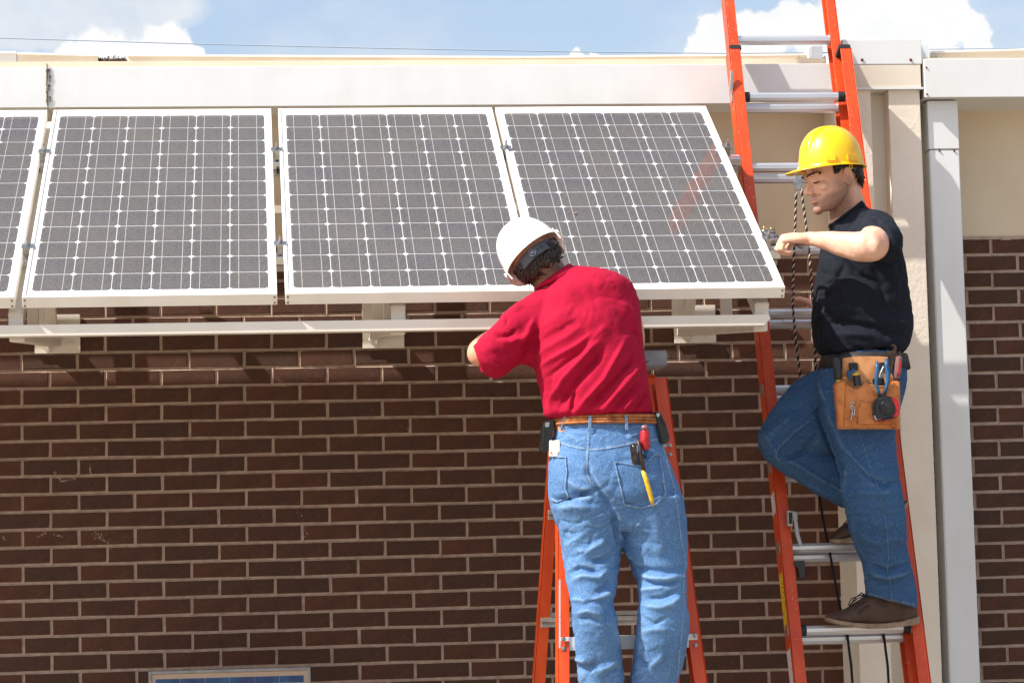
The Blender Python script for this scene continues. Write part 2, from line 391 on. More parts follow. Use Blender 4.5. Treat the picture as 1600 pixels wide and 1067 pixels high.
# ------------------------------------------------------------------ fascia
FY = 9.884
zb0, zt0 = at(430, 166.3, FY).z, at(300, 104.3, FY).z; ZB0, ZT0 = zb0, zt0; FY2 = 9.79
def fascia(X0, X1, label, seams, screws, FY=FY, zb0=None, zt0=None):
    zb0 = zb0 or ZB0; zt0 = zt0 or ZT0
    t = thing('roof_fascia', ((X0+X1)/2, FY, zb0), label, 'fascia')
    xs = [X0]+seams+[X1]
    for i in range(len(xs)-1):
        d = .0 if i % 2 else .003
        m = MB(); A, B = xs[i]+(.002 if i else 0), xs[i+1]
        m.box((A, FY-d, zb0), (B, FY+.012-d, zt0)); m.box((A, FY+.012-d, zt0-.012), (B, FY+.2, zt0-.001))
        m.box((A, FY+.012-d, zb0+.001), (B, 10.099, zb0+.012))
        m.build('fascia_panel', m_white, t, bevel=.0015)
    for (px, py, r_, mt) in screws:
        m = MB(); p = at(px, py, FY-.004); m.ball(p, r_, .004, r_, 8, 5); m.build('screw', mt, t, smooth=True)
    return t
sx0 = at(74, 130, FY).x
f1 = fascia(-3.4, x0+.01, 'long white metal roof fascia above the tilted panels with a rusty caulked seam', [sx0], [(76.5, 110, .004, m_rust), (78, 120, .0045, m_rust), (77, 134, .004, m_rust), (78, 152, .0035, m_rust)])
m = MB()
for i in range(26):
    y = 101+i*2.5; m.obox(at(73.5+random.uniform(-.9, .9), y, FY-.005), Vector((random.uniform(.0012, .003), 0, 0)), Vector((0, .002, 0)), Vector((0, 0, .0036)))
m.build('caulk', m_caulk, f1)
for (px, py) in ((77, 113), (78, 124), (77, 138), (78.5, 155)):
    m = MB(); m.obox(at(px, py+1, FY-.0042), Vector((.0022, 0, 0)), Vector((0, .0006, 0)), Vector((0, 0, .009))); m.build('rust_stain', m_caulk, f1)
f2 = fascia(at(1444, 120, FY2).x, 5.2, 'short white metal roof fascia beyond the cream pillar, above the downspout', [], [(1447.5, 106, .004, m_rust), (1448.5, 147.5, .004, m_rust)], FY2, at(1500, 152.5, FY2).z, at(1500, 92.5, FY2).z)
zb2 = at(1500, 152.5, FY2).z
m = MB(); xx = at(1444, 120, FY2).x
m.box((xx-.003, FY2+.004, zb2+.002), (xx-.0005, 10.09, at(1500, 92.5, FY2).z-.004)); m.build('end_plate', m_alu_dull, f2)
# ------------------------------------------------------------------ coping behind
CYY = 10.2
def coping(pa, pb, ya, yb, label, mt=m_coping):
    A, B = at(pa, 95, CYY).x, at(pb, 95, CYY).x
    ztop = at(pa, ya, CYY).z; ztop2 = at(pb, yb, CYY).z; zlo = zt0-.05
    t = thing('roof_coping', ((A+B)/2, CYY, zlo), label, 'roof edge')
    m = MB(); m.add([(A, CYY, zlo), (B, CYY, zlo), (B, CYY, ztop2), (A, CYY, ztop), (A, CYY+.3, zlo), (B, CYY+.3, zlo), (B, CYY+.3, ztop2), (A, CYY+.3, ztop)],
          [(0,1,2,3), (5,4,7,6), (4,0,3,7), (1,5,6,2), (0,4,5,1)]); m.build('face', mt, t)
    m = MB(); e = .008; m.add([(A, CYY-.012, ztop), (B, CYY-.012, ztop2), (B, CYY+.3, ztop2), (A, CYY+.3, ztop), (A, CYY-.012, ztop+e), (B, CYY-.012, ztop2+e), (B, CYY+.3, ztop2+e), (A, CYY+.3, ztop+e)],
          [(0,3,2,1), (4,5,6,7), (0,1,5,4), (1,2,6,5), (2,3,7,6), (3,0,4,7)]); m.build('top_trim', m_white, t)
    return t
A26 = at(26, 95, CYY).x
m_trim = m_white
coping(-500, 26, 80, 84.5, 'white stretch of roof edge at the near corner before the cream stretches', m_white)
coping(27, 153, 86, 89, 'cream roof edge ending at the gap filled with dead leaves')
coping(199, 819, 89, 92, 'long cream roof edge running from the leafy gap towards the ladder')
coping(820, 1267, 92, 87.5, 'chipped cream roof edge behind the top of the extension ladder')
coping(1455, 1700, 84, 77, 'cream roof edge beyond the pillar cap, dry grass at its end')
rf = MB().box((-3.4, 10.45, zt0-.1), (5.2, 24, zt0-.02)).build('roof', m_roof); tag(rf, kind='structure')
# leaf litter in the gap, dry tufts
m = MB()
for i in range(260):
    p = at(random.uniform(153, 199), 0, 10.21); y = random.choice([random.gauss(94, 3), random.gauss(99, 1.5)])
    p = at(random.uniform(153, 199), y+ (2 if random.random() < .5 else 0), 10.21+random.uniform(0, .12)); a = Vector((random.uniform(-1,1), random.uniform(-1,1), random.uniform(-1,1))).normalized()*random.uniform(.004, .012)
    q = a.orthogonal().normalized()*random.uniform(.002, .005); m.add([p-a, p+q, p+a, p-q], [(0,1,2,3)])
for i in range(12): 
    y = random.uniform(93, 101); m.tube([at(153+random.uniform(0, 10), y, 10.24), at(199-random.uniform(0, 10), y+random.uniform(-2, 1), 10.24)], .0022, 5)
tag(m.build('leaf_litter', m_leaf, recalc=False), kind='stuff')
for (px, py, wdt, lab) in ((1256, 95, 9, 'small dry grass tuft growing on the roof edge behind the ladder top'), (1459, 93, 9, 'small dry grass tuft growing beside the pillar cap')):
    m = MB()
    for i in range(60):
        p = at(px+random.uniform(-wdt, wdt), py+3, 10.12+random.uniform(0, .05)); h = random.uniform(.01, .03)
        q = p+Vector((random.uniform(-.02, .02), random.uniform(-.01, .01), h)); s_ = Vector((.0015, 0, 0)); m.add([p-s_, p+s_, q], [(0,1,2)])
    o = m.build('grass_tuft', m_grass, recalc=False); tag(o, lab, 'weed')
# ------------------------------------------------------------------ downspout
DY = 9.835; dx0, dx1 = at(1457, 600, DY).x+.0, 0
dx0 = at(1450.5, 200, DY).x; dx1 = at(1498, 200, DY).x
zs = at(1475, 233, DY).z
t = thing('downspout', ((dx0+dx1)/2, DY, 0), 'tall square white metal downspout beside the cream pillar', 'downspout')
MB().box((dx0, DY, zs), (dx1, DY+.11, zb2-.004)).build('outlet_box', m_white, t, bevel=.003)
MB().box((dx0+.0015, DY+.0015, .05), (dx1-.0005, DY+.11, zs-.003)).build('pipe', m_white, t, bevel=.004, seg=2)
each('screw', m_rust, t, [(at(q, 236, DY-.001), .0045, .003, .0045) for q in (1468, 1491)])
m = MB().box((dx0-.05, DY+.12, zb2-.10), (dx0-.005, 10.09, zb2-.03)); m.build('strap', m_alu_dull, t)
# ------------------------------------------------------------------ overhead wires
def cable(pts, Y, r_, lab):
    p = [at(x, y, Y) for x, y in pts]; o = MB().tube(p, r_, 6).build('overhead_wire', m_wire, smooth=True); tag(o, lab, 'wire')
cable([(-400, 50), (0, 60), (300, 69), (600, 76), (900, 81.5), (1140, 84), (1300, 83)], 40, .0075, 'long dark overhead wire crossing the sky above the roof and panels')
cable([(1300, 80), (1450, 77.5), (1600, 75.5), (1900, 70)], 40, .006, 'short faint overhead wire over the roof beyond the pillar cap')
# ================================================================== SOLAR ARRAY
PC = .1275; TT = .55522; PO = Vector((-.72087, 9.74135, 1.75194+CAMZ)); cT, sT = math.cos(TT), math.sin(TT)
def PP(u, d, h, off=0): return PO + Vector((off+u, -d*cT-h*sT, -d*sT+h*cT))
PU, PD, PN = Vector((1, 0, 0)), Vector((0, -cT, -sT)), Vector((0, -sT, cT))
def cell_mesh():
    c = .0624; k = .0095; q = .0614
    pts = [(-c+k, -q), (c-k, -q), (c, -q+k), (c, q-k), (c-k, q), (-c+k, q), (-c, q-k), (-c, -q+k)]
    m = MB(); m.poly([PU*x+PD*y for x, y in pts], PN*.0006); me = m.mesh('solar_cell'); return me
def mat_cell():
    m = material('monocrystalline_silicon', S(80,80,84), .5, rand=[S(75,76,87), S(84,82,80), S(79,78,87), S(85,82,80)], col2=S(94,90,88), nscale=9, ncontrast=(.3,.9))
    nt = m.node_tree; n, l = nt.nodes, nt.links; b = n['Principled BSDF']
    # bright dust grains
    src = b.inputs['Base Color'].links[0].from_socket
    tc = n.new('ShaderNodeTexCoord')
    v = n.new('ShaderNodeTexVoronoi'); v.inputs['Scale'].default_value = 330; l.new(tc.outputs['Object'], v.inputs['Vector'])
    r_ = n.new('ShaderNodeSeparateColor'); l.new(v.outputs['Color'], r_.inputs[0])
    mr = n.new('ShaderNodeMapRange'); mr.inputs[1].default_value = .45; mr.inputs[2].default_value = 1.0; mr.inputs[4].default_value = .85; l.new(r_.outputs[0], mr.inputs[0])
    x = n.new('ShaderNodeMix'); x.data_type = 'RGBA'; l.new(mr.outputs[0], x.inputs[0]); l.new(src, x.inputs[6]); x.inputs[7].default_value = S(122,118,114)
    l.new(x.outputs[2], b.inputs['Base Color']); b.inputs['Specular IOR Level'].default_value = .2
    return m
m_cell = mat_cell(); CELL = cell_mesh(); CELL.materials.append(m_cell)
def mat_glass():
    m = bpy.data.materials.new('dusty_panel_glass'); m.use_nodes = True; nt = m.node_tree; n, l = nt.nodes, nt.links; n.clear()
    o = n.new('ShaderNodeOutputMaterial'); tr = n.new('ShaderNodeBsdfTransparent'); gl = n.new('ShaderNodeBsdfGlossy'); gl.inputs['Roughness'].default_value = .06
    fr = n.new('ShaderNodeFresnel'); fr.inputs[0].default_value = 1.42; mx = n.new('ShaderNodeMixShader')
    l.new(fr.outputs[0], mx.inputs[0]); l.new(tr.outputs[0], mx.inputs[1]); l.new(gl.outputs[0], mx.inputs[2])
    df = n.new('ShaderNodeBsdfDiffuse'); df.inputs[0].default_value = S(190,180,165); nz = n.new('ShaderNodeTexNoise'); nz.inputs['Scale'].default_value = 5; nz.inputs['Detail'].default_value = 8
    tc = n.new('ShaderNodeTexCoord'); l.new(tc.outputs['Object'], nz.inputs['Vector'])
    mr = n.new('ShaderNodeMapRange'); mr.inputs[1].default_value = .3; mr.inputs[2].default_value = .8; mr.inputs[3].default_value = .015; mr.inputs[4].default_value = .07; l.new(nz.outputs[0], mr.inputs[0])
    m2 = n.new('ShaderNodeMixShader'); l.new(mr.outputs[0], m2.inputs[0]); l.new(mx.outputs[0], m2.inputs[1]); l.new(df.outputs[0], m2.inputs[2])
    l.new(m2.outputs[0], o.inputs[0]); return m
m_glass = mat_glass()
EU, EV, FT = .0265, .052, .036        # border left/right, border top/bottom, frame depth
PW, PL = 6*PC, 12*PC
def solar_panel(off, label):
    t = thing('solar_panel', PP(PW/2, PL, -FT, off), label, 'solar panel', 'tilted solar panels mounted in a row under the roof')
    u0, u1, d0, d1 = -EU, PW+EU, -EV, PL+EV; lip = .011
    def ob(m, ua, ub, da, db, ha, hb): m.obox(PP((ua+ub)/2, (da+db)/2, (ha+hb)/2, off), PU*(ub-ua)/2, PD*(db-da)/2, PN*(hb-ha)/2)
    for (ua, ub, da, db) in ((u0, u0+lip, d0, d1), (u1-lip, u1, d0, d1), (u0+lip, u1-lip, d0, d0+lip), (u0+lip, u1-lip, d1-lip, d1)):
        m = MB(); ob(m, ua, ub, da, db, -FT, .004); m.build('frame_side', m_frame, t, bevel=.0012)
    m = MB(); ob(m, u0+lip, u1-lip, d0+lip, d1-lip, -.006, -.0012); m.build('backsheet', m_backsheet, t)
    for r in range(12):
        for c in range(6):
            o = bpy.data.objects.new('solar_cell', CELL); COL.objects.link(o); o.parent = t
            o.location = PP((c+.5)*PC, (r+.5)*PC, -.0010, off)-t.location
    m = MB()
    for c in range(6):
        for f in (.235, .765):
            u = (c+f)*PC; ob(m, u-.0008, u+.0008, -.012, PL+.012, -.0003, .0001)
    m.build('busbar', m_bus, t)
    m = MB()
    for d in (-.02, PL+.02):
        ob(m, .2*PC, PW-.2*PC, d-.0008, d+.0008, -.0011, -.0002)
    m.build('ribbon', m_bus, t)
    m = MB(); a, b, c, d = (PP(u, d_, .0016, off) for u, d_ in ((u0+lip, d0+lip), (u1-lip, d0+lip), (u1-lip, d1-lip), (u0+lip, d1-lip)))
    m.add([a, b, c, d], [(0,1,2,3)]); m.build('glass', m_glass, t)
    each('frame_screw', m_rust, t, [(PP(u, d1+.0005, h, off), .0032, .002, .0032) for u in (u0+.008, u1-.008) for h in (-.008, -.028)])
    return t
OFFS = [-2.5, -1.67, -.842, 0, .84435, 1.67565]
LAB = ['solar panel beyond the edge of the photo, outermost of the tilted row', 'solar panel outside the photo, next to outermost of the tilted row',
       'solar panel cut off by the edge of the photo, first of the tilted row', 'solar panel facing the wide bare stretch of wall, second in the tilted row',
       'solar panel whose lower corner is behind the white hard hat, third in the tilted row', 'last solar panel of the tilted row, beside the extension ladder, red reflection on its glass']
for o_, l_ in zip(OFFS, LAB): solar_panel(o_, l_)
# small fallen leaf on the last panel
o = MB(); p = PP(.08+.5*PC, 6.7*PC, .003, OFFS[5]); p = PP((at(899, 333, 9).x-PO.x-OFFS[5]), 0, 0); 
q = at(899, 333, 9.0); 
dd = (q-CAM).normalized(); tt_ = (PP(0, 0, .004)-CAM).dot(PN)/dd.dot(PN); p = CAM+dd*tt_
o.add([p-PU*.008, p+PD*.006+PN*.003, p+PU*.008+PN*.002, p-PD*.006], [(0,1,2,3)]); ob_ = o.build('fallen_leaf', m_leaf, recalc=False)
ob_.data.materials.clear(); ob_.data.materials.append(material('orange_leaf', S(196,100,30), .8)); tag(ob_, 'tiny orange fallen leaf lying on the last tilted solar panel', 'leaf')
# ------------------------------------------------------------------ support frame
t = thing('mounting_frame', at(615, 520, 8.47), 'cream steel frame with brackets on the brick wall that carries the tilted solar panels', 'frame')
RAIL = thing  # noqa
def rail_(name, d, hh, xe, lab=None):
    a = PP(-2.6, d, -FT-hh/2-.001); b = Vector((xe, a.y, a.z))
    m = MB()
    m.obox((a+b)/2, PU*(b.x-a.x)/2, PD*.020, PN*hh/2)
    m.build(name, m_alu, t, bevel=.002)
    m = MB(); q = (a+b)/2-PN*(hh/2+.012)
    m.obox(q, PU*((b.x-a.x)/2-.012), PD*.026, PN*.011); m.build('rail_base', m_alu_dull, t, bevel=.002)
D1, D2 = .36, 1.19
rail_('purlin', D1, .030, at(1158, 240, PP(0, D1, 0).y).x); rail_('purlin', D2, .030, at(1221, 380, PP(0, D2, 0).y).x)
RX = [at(25, 500, 8.47), at(622, 488, 8.47), at(1190, 484.5, 8.47)]
for k, e in enumerate(RX):
    L = 1.665; top = e - PD*L
    MB().beam(e, top, PU, .05, .05).build('rafter', m_tube, t, bevel=.004, seg=2)
    MB().obox(e+PD*.002, PU*.0255, Vector((0, .002, 0)), Vector((0, 0, .0255))).build('end_cap', m_tube, t, bevel=.004, seg=2)
    sz = at([25, 622, 1190][k], [521, 510, 505][k], 8.47).z
    zw = at([90, 598, 1085][k], [531, 520, 515][k], 10.06).z
    wall = Vector((e.x, 10.07, zw))
    MB().beam((e.x, 8.50, sz), wall, PU, .05, .05).build('strut', m_tube, t, bevel=.004)
    zr = lambda Y: e.z + (Y-e.y)*sT/cT
    MB().beam((e.x, 9.12, sz+(zw-sz)*.45+.02), (e.x, 9.12, zr(9.12)), PU, .038, .038).build('post', m_tube, t, bevel=.003)
    MB().beam((e.x, 10.0, zw), (e.x, 9.42, zr(9.42)), PU, .04, .04).build('brace', m_tube, t, bevel=.003)
    MB().beam((e.x-.03, 9.985, zw), (e.x-.03, 9.985, 1.60+CAMZ), PU, .050, .03).build('wall_post', m_tube, t, bevel=.003)
    pa, pb = at([54, 566, 1053][k], 500, 10.085).x, at([125, 631, 1118][k], 500, 10.085).x
    zlo = at([90, 598, 1085][k], [552, 544, 536][k], 10.085).z
    pl = MB().box((pa, 10.084, zlo), (pb, 10.096, zlo+.15)).build('wall_bracket', m_tube, t, bevel=.001)
    for bx_ in (pa+.03, pb-.035):
        m = MB(); m.tube([(bx_, 10.084, zlo+.035), (bx_, 10.072, zlo+.035)], .009, 6); m.tube([(bx_, 10.072, zlo+.035), (bx_, 10.066, zlo+.035)], .004, 8); m.build('bolt', m_tube, t)
    m = MB(); m.poly([(pa+.055, 10.084, zlo+.002), (pa+.055, 10.0, zlo+.03), (pa+.055, 10.0, zlo+.14), (pa+.055, 10.084, zlo+.145)], (.006, 0, 0)); m.build('gusset', m_tube, t)
# lower bar with chamfered end
zt_, zb_ = RX[1].z-.028, RX[1].z-.028-.037
xr = at(1202, 500, 8.45).x
MB().poly([(-3.3, 8.43, zt_), (xr-.006, 8.43, zt_), (xr, 8.43, zt_-.008), (xr, 8.43, zb_+.022), (xr-.022, 8.43, zb_), (-3.3, 8.43, zb_)], (0, .045, 0)).build('front_bar', m_tube, t, bevel=.0015)
MB().box((-3.2, 9.935, 1.403+CAMZ), (RX[2].x+.03, 9.960, 1.433+CAMZ)).build('head_bar', m_tube, t)
# clamps between the panels
def clamp(u, d, off):
    m = MB(); c = PP(u, d, 0, off); m.obox(c+PN*.006, PU*.021, PD*.016, PN*.002); m.obox(c-PN*.012, PU*.010, PD*.014, PN*.018)
    o = m.build('clamp', m_galv, t, bevel=.001)
    m = MB(); m.tube([c-PN*.045, c+PN*.034], .0035, 8); m.tube([c+PN*.008, c+PN*.016], .0075, 6); m.build('clamp_bolt', m_galv, o)
for off in OFFS[2:]:
    for d in (D1, D2): clamp(PW+EU+.0148, d, off)
# cable hanging in the gap between the second and third panel
for (pts, Y) in (([(433, 246), (434, 262), (434, 272)], 9.45), ([(789, 240), (787, 262)], 9.4), ([(62, 240), (60, 252), (63, 262), (58, 272)], 9.45), ([(35, 384), (30, 396), (34, 408), (31, 420)], 8.8)):
    MB().tube([at(x, y, Y) for x, y in pts], .004, 6).build('cable', m_black, t, smooth=True)
# ------------------------------------------------------------------ blue module leaning on the wall
t = thing('leaning_solar_module', at(358, 1100, 9.5), 'blue solar module in a silver frame leaning low against the brick wall', 'solar panel')
A, B = at(232, 1049, 9.80), at(485, 1040.5, 9.80); zz = (A.z+B.z)/2; A.z = B.z = zz; Wd = B.x-A.x
dn = Vector((0, -.36, -1)).normalized(); nn = Vector((0, -1, .36)).normalized(); H_ = .95
def LB(m, ua, ub, da, db, ha, hb): m.obox(A+Vector(((ua+ub)/2, 0, 0))+dn*(da+db)/2+nn*(ha+hb)/2, Vector(((ub-ua)/2, 0, 0)), dn*(db-da)/2, nn*(hb-ha)/2)
for r_ in ((0, .011, 0, H_), (Wd-.011, Wd, 0, H_), (.011, Wd-.011, 0, .011), (.011, Wd-.011, H_-.011, H_)):
    m = MB(); LB(m, *r_, -.035, .0); m.build('frame_side', m_alu_dull, t, bevel=.001)
m = MB(); LB(m, .011, Wd-.011, .011, H_-.011, -.012, -.008); m.build('backing', material('tan_backing', S(196,170,146), .6), t)
mc = material('blue_polycrystal', S(22,44,96), .3, col2=S(20,84,130), nscale=18, ncontrast=(.4,.7), coat=.6)
cw = (Wd-.05)/6
for r in range(8):
    for c in range(6):
        m = MB(); LB(m, .025+c*cw+.001, .025+(c+1)*cw-.001, .03+r*cw, .03+(r+1)*cw-.002, -.008, -.0065); m.build('solar_cell', mc, t)
m = MB()
for r in range(8):
    for f in (.3, .72): LB(m, .026, Wd-.026, .03+(r+f)*cw-.0008, .03+(r+f)*cw+.0008, -.0065, -.0062)
m.build('busbar', m_bus, t)
# ================================================================== EXTENSION LADDER
LX, LY, LZ, LL, LWD = 1.86988, 9.65005, 1.7907+CAMZ, .33827, .39213
LDN = Vector((0, -math.sin(LL), -math.cos(LL))); LBK = Vector((0, math.cos(LL), -math.sin(LL)))   # down along, back towards the wall
def LP(x, s, b=0): return Vector((LX+x, LY, LZ)) + LDN*s + LBK*b
def channel(m, a, b, inner, back, web, fl, th=.004):
    """C-channel rail from a to b. a,b = front inner edge of the flange line; inner = unit towards the flange tips"""
    d = (b-a)
    for k in (0, 1):
        p = a + back*(k*(web-th)); 
        m.poly([p, p-inner*fl, p-inner*fl+back*th, p+back*th], d)
    p = a-inner*fl
    m.poly([p+back*(th+.0002), p-inner*th+back*(-.0005), p-inner*th+back*(web+.0005), p+back*(web-th-.0002)], d)
X1 = Vector((1, 0, 0))
tl = thing('extension_ladder', LP(LWD/2, 11.2), 'orange extension ladder leaning on the roof edge, climbed by the man in black T-shirt', 'ladder')
top_s = -(.20); bot_s = (LZ-.02)/math.cos(LL)
FW_ = .040; WEBD = .078
for sgn, x in ((1, 0), (-1, LWD)):
    a = LP(x, top_s, -.032); b = LP(x, bot_s, -.032)
    m = MB(); channel(m, a, b, X1*sgn, LBK, WEBD, FW_); r_ = m.build('base_rail', m_ladder, tl, bevel=.0008)
    m = MB(); m.obox(LP(x-sgn*(FW_/2-.002), top_s-.004, .008), X1*(FW_/2+.003), LBK*(WEBD/2+.003), LDN*.010); m.build('rail_cap', m_black, r_, bevel=.003, seg=2)
FO, FS = .066, .012; FIN = .012; FLX0, FLX1 = FIN, LWD-FIN-.004
for sgn, x in ((1, FLX0), (-1, FLX1)):
    a = LP(x, -1.62, FO-.030); b = LP(x, .3048*9+.25, FO-.030)
    m = MB(); channel(m, a, b, X1*sgn, LBK, .070, .034); m.build('fly_rail', m_ladder, tl, bevel=.0008)
def rung(x0, x1, s, b, name, n=20):
    R = []
    for x in (x0, x1):
        ring = []
        for k in range(n):
            an = 2*math.pi*k/n; rr = .0185 + (.0009 if k % 2 else -.0003)
            cx_, cz_ = math.cos(an)*rr, math.sin(an)*rr
            if cz_ > .015: cz_ = .015
            ring.append(LP(x, s, b) + Vector((0, cx_, cz_)))
        R.append(ring)
    return MB().rings(R).build(name, m_alu, tl, smooth='auto')
for k in range(0, 12):
    o = rung(-.036, LWD+.036, .3048*k, 0, 'rung')
    for x, sg in ((-.043, 1), (LWD+.043, -1)):
        m = MB(); m.tube([LP(x, .3048*k, 0), LP(x-.004*sg, .3048*k, 0)], .024, 16); m.build('rung_plate', m_alu_dull, o)
    if k in (0, 7):
        for x0, x1 in ((.0, .022), (LWD-.026, LWD)):
            m = MB(); m.tube([LP(x0, .3048*k, 0), LP(x1, .3048*k, 0)], .0205, 16); m.build('rubber_sleeve', m_black, o, smooth='auto')
for k in range(-5, 10):
    o = rung(FLX0-.03, FLX1+.03, .3048*k+FS, FO, 'fly_rung')
    for x, sg in ((FLX0+.001, 1), (FLX1-.001, -1)):
        m = MB(); m.tube([LP(x, .3048*k+FS, FO), LP(x-.003*sg, .3048*k+FS, FO)], .0235, 16); m.build('rung_collar', m_alu_dull, o, smooth='auto')
# outer rung rivets / pulley bracket / locks / labels
m = MB(); m.poly([at(1142, 110, 9.62), at(1146, 112, 9.62), at(1146, 138, 9.62), at(1141, 146, 9.62), at(1140, 140, 9.62)], (0, .01, 0)); m.build('guide_bracket', m_alu_dull, tl, bevel=.001)
def pz(pts, Y, th, mt, name, par, bev=.0015, tilt=0):
    m = MB(); ps = [at(x, y, Y) for x, y in pts]; m.poly(ps, (0, th, 0)); return m.build(name, mt, par, bevel=bev)
yl = 9.00
lk = pz([(1231, 797), (1246, 799), (1247, 812), (1239, 812), (1239, 822), (1231, 822)], yl, .03, m_alu_dull, 'rung_lock', tl)
pz([(1232.5, 800), (1238, 800), (1238, 818), (1233, 818)], yl-.004, .01, m_black, 'lock_slot', lk)
pz([(1238, 800), (1244, 800), (1249, 833), (1254, 851), (1250, 854), (1244, 836), (1241, 812)], yl-.012, .012, m_greyp, 'lock_lever', lk)
pz([(1240, 876), (1257, 875), (1259, 896), (1256, 904), (1249, 902), (1247, 886), (1241, 884)], yl-.02, .03, m_blackp, 'lock_spring', lk)
# stickers on the outer web of the near rail
def webstick(s0, s1, mt, y0=-.026, y1=.036):
    x = -FW_-.0052; m = MB(); a, b, c, d = LP(x, s0, y0), LP(x, s0, y1), LP(x, s1, y1), LP(x, s1, y0); m.add([a, b, c, d], [(0,1,2,3)]); return m.build('warning_label', mt, tl, recalc=False)
webstick(1.92, 2.12, m_label_y); webstick(2.20, 2.42, m_label_w); webstick(1.62, 1.70, m_label_w)
# pulley hanging from a fly rung
pu = thing('rope_pulley', at(1247, 285, 9.50), 'small steel rope pulley hanging from a ladder rung just before the yellow hat', 'pulley')
pz([(1242, 270), (1246, 267), (1251, 268), (1254, 274), (1253, 292), (1249, 297), (1243, 296), (1241, 286)], 9.44, .004, m_galv, 'side_plate', pu)
m = MB(); c = at(1248, 284, 9.455); m.tube([c, c+Vector((0, .012, 0))], .015, 16); m.build('wheel', m_black, pu, smooth='auto')
m = MB(); m.tube([at(1247, 269, 9.45), at(1248, 262, 9.46), at(1250, 256, 9.47)], .004, 6); m.build('hook', m_galv, pu, smooth=True)
pz([(1243, 292), (1253, 292), (1253, 297), (1243, 298)], 9.435, .012, m_galv, 'yoke', pu)
def rope(pts, Ys, lab, pale):
    P = [at(x, y, Y) for (x, y), Y in zip(pts, Ys)]
    # resample
    Q = []
    for i in range(len(P)-1):
        L = (P[i+1]-P[i]).length; n = max(2, int(L/.006))
        for k in range(n): Q.append(P[i].lerp(P[i+1], k/n))
    Q.append(P[-1])
    t = thing('pull_rope', P[0], lab, 'rope', 'ropes of the extension ladder')
    s = 0; ph = [0]
    for i in range(1, len(Q)): s += (Q[i]-Q[i-1]).length; ph.append(s)
    for st in range(3):
        path = []
        for i, q in enumerate(Q):
            a = ph[i]/.030*2*math.pi + st*2.094; d = (Q[min(i+1, len(Q)-1)]-Q[max(0, i-1)]).normalized()
            e1 = X1; e2 = d.cross(e1).normalized(); path.append(q + e1*math.cos(a)*.0026 + e2*math.sin(a)*.0026)
        MB().tube(path, .0028, 5).build('strand', m_rope2 if (st == 0 and pale) else m_rope, t, smooth=True)
rope([(1244, 300), (1243, 340), (1241, 390), (1239, 440), (1239, 480), (1243, 530), (1251, 590), (1262, 650)], [9.42, 9.40, 9.35, 9.3, 9.22, 9.16, 9.12, 9.08], 'black flecked rope from the pulley, the one farther from the chest of the man', True)
rope([(1252, 296), (1258, 340), (1264, 390), (1268, 440), (1271, 478), (1272, 520), (1276, 600), (1282, 700)], [9.42, 9.38, 9.33, 9.3, 9.24, 9.2, 9.13, 9.08], 'pale flecked rope from the pulley, passing closest to the black T-shirt', True)
rope([(1279, 765), (1286, 810), (1296, 860), (1306, 915), (1314, 955)], [9.10, 9.08, 9.06, 9.0, 8.99], 'black rope behind the lower rungs, between raised boot and planted boot', False)
rope([(1352, 905), (1356, 915), (1359, 930)], [9.0, 9.0, 9.0], 'short bit of black rope visible behind the ankle of the standing leg', False)
rope([(1322, 975), (1325, 1000), (1330, 1040), (1334, 1090), (1340, 1180), (1350, 1400)], [8.99, 8.97, 8.95, 8.92, 8.85, 8.7], 'black rope under the brown boot toe, left of two ropes below the planted boot', False)
rope([(1378, 975), (1382, 1000), (1387, 1040), (1390, 1090), (1396, 1180), (1410, 1400)], [8.99, 8.97, 8.95, 8.92, 8.85, 8.7], 'black rope under the brown boot heel, right of two ropes below the planted boot', False)
m_capgrey = material('grey_moulded_cap', S(140,142,146), .55, col2=S(122,124,128), nscale=16)
# ================================================================== STEPLADDER
ts = thing('stepladder', at(960, 1400, 8.1), 'orange fibreglass stepladder with a grey top cap, behind the man in the red shirt', 'ladder')
def srail(name, pa, Ya, pb, Yb, sgn, wd, dp):
    a = at(pa[0], pa[1], Ya); b = at(pb[0], pb[1], Yb); d = (b-a); b = a + d*((a.z-.02)/(a.z-b.z)); d = (b-a).normalized()
    bk = (Vector((0, 1, 0))-d*d.y).normalized(); m = MB(); channel(m, a, b, X1*sgn, bk, dp, wd, .004)
    return m.build(name, m_step, ts, bevel=.0008), a, b
fr_r, ra, rb = srail('front_rail', (1022, 590), 8.32, (1085, 1067), 8.08, -1, .038, .075)
fr_l, la, lb = srail('front_rail', (889, 600), 8.32, (890, 1067), 8.08, 1, .032, .075)
re_l, _, _ = srail('rear_rail', (884, 600), 8.47, (852, 1067), 8.78, 1, .036, .05)
re_r, qa, qb = srail('rear_rail', (1010, 590), 8.47, (1046, 1062), 8.78, -1, .03, .05)
def on(a, b, py):
    lo, hi = 0.0, 1.0
    for _ in range(40):
        mid = (lo+hi)/2
        if px_of(a.lerp(b, mid))[1] < py: lo = mid
        else: hi = mid
    return a.lerp(b, lo)
for k, y in enumerate((705, 853, 1003, 1160, 1330, 1520)):
    a = on(la, lb, y); b = on(ra, rb, y); b.z = a.z = (a.z+b.z)/2
    m = MB(); c = (a+b)/2; m.obox(c+Vector((0, .045, .018)), X1*((b.x-a.x)/2+.028), Vector((0, .043, 0)), Vector((0, 0, .0022)))
    m.obox(c+Vector((0, .0035, 0)), X1*((b.x-a.x)/2+.028), Vector((0, .002, 0)), Vector((0, 0, .021)))
    m.obox(c+Vector((0, .084, .006)), X1*((b.x-a.x)/2+.028), Vector((0, .002, 0)), Vector((0, 0, .014)))
    o = m.build('step', m_alu_dull if k != 2 else m_white, ts, bevel=.001)
    each('rivet', m_alu_dull, o, [(p+Vector((s*.020, -.006, dz)), .0072, .004, .0072) for p, s in ((a, -1), (b, 1)) for dz in (.016, -.014)], 10, 6)
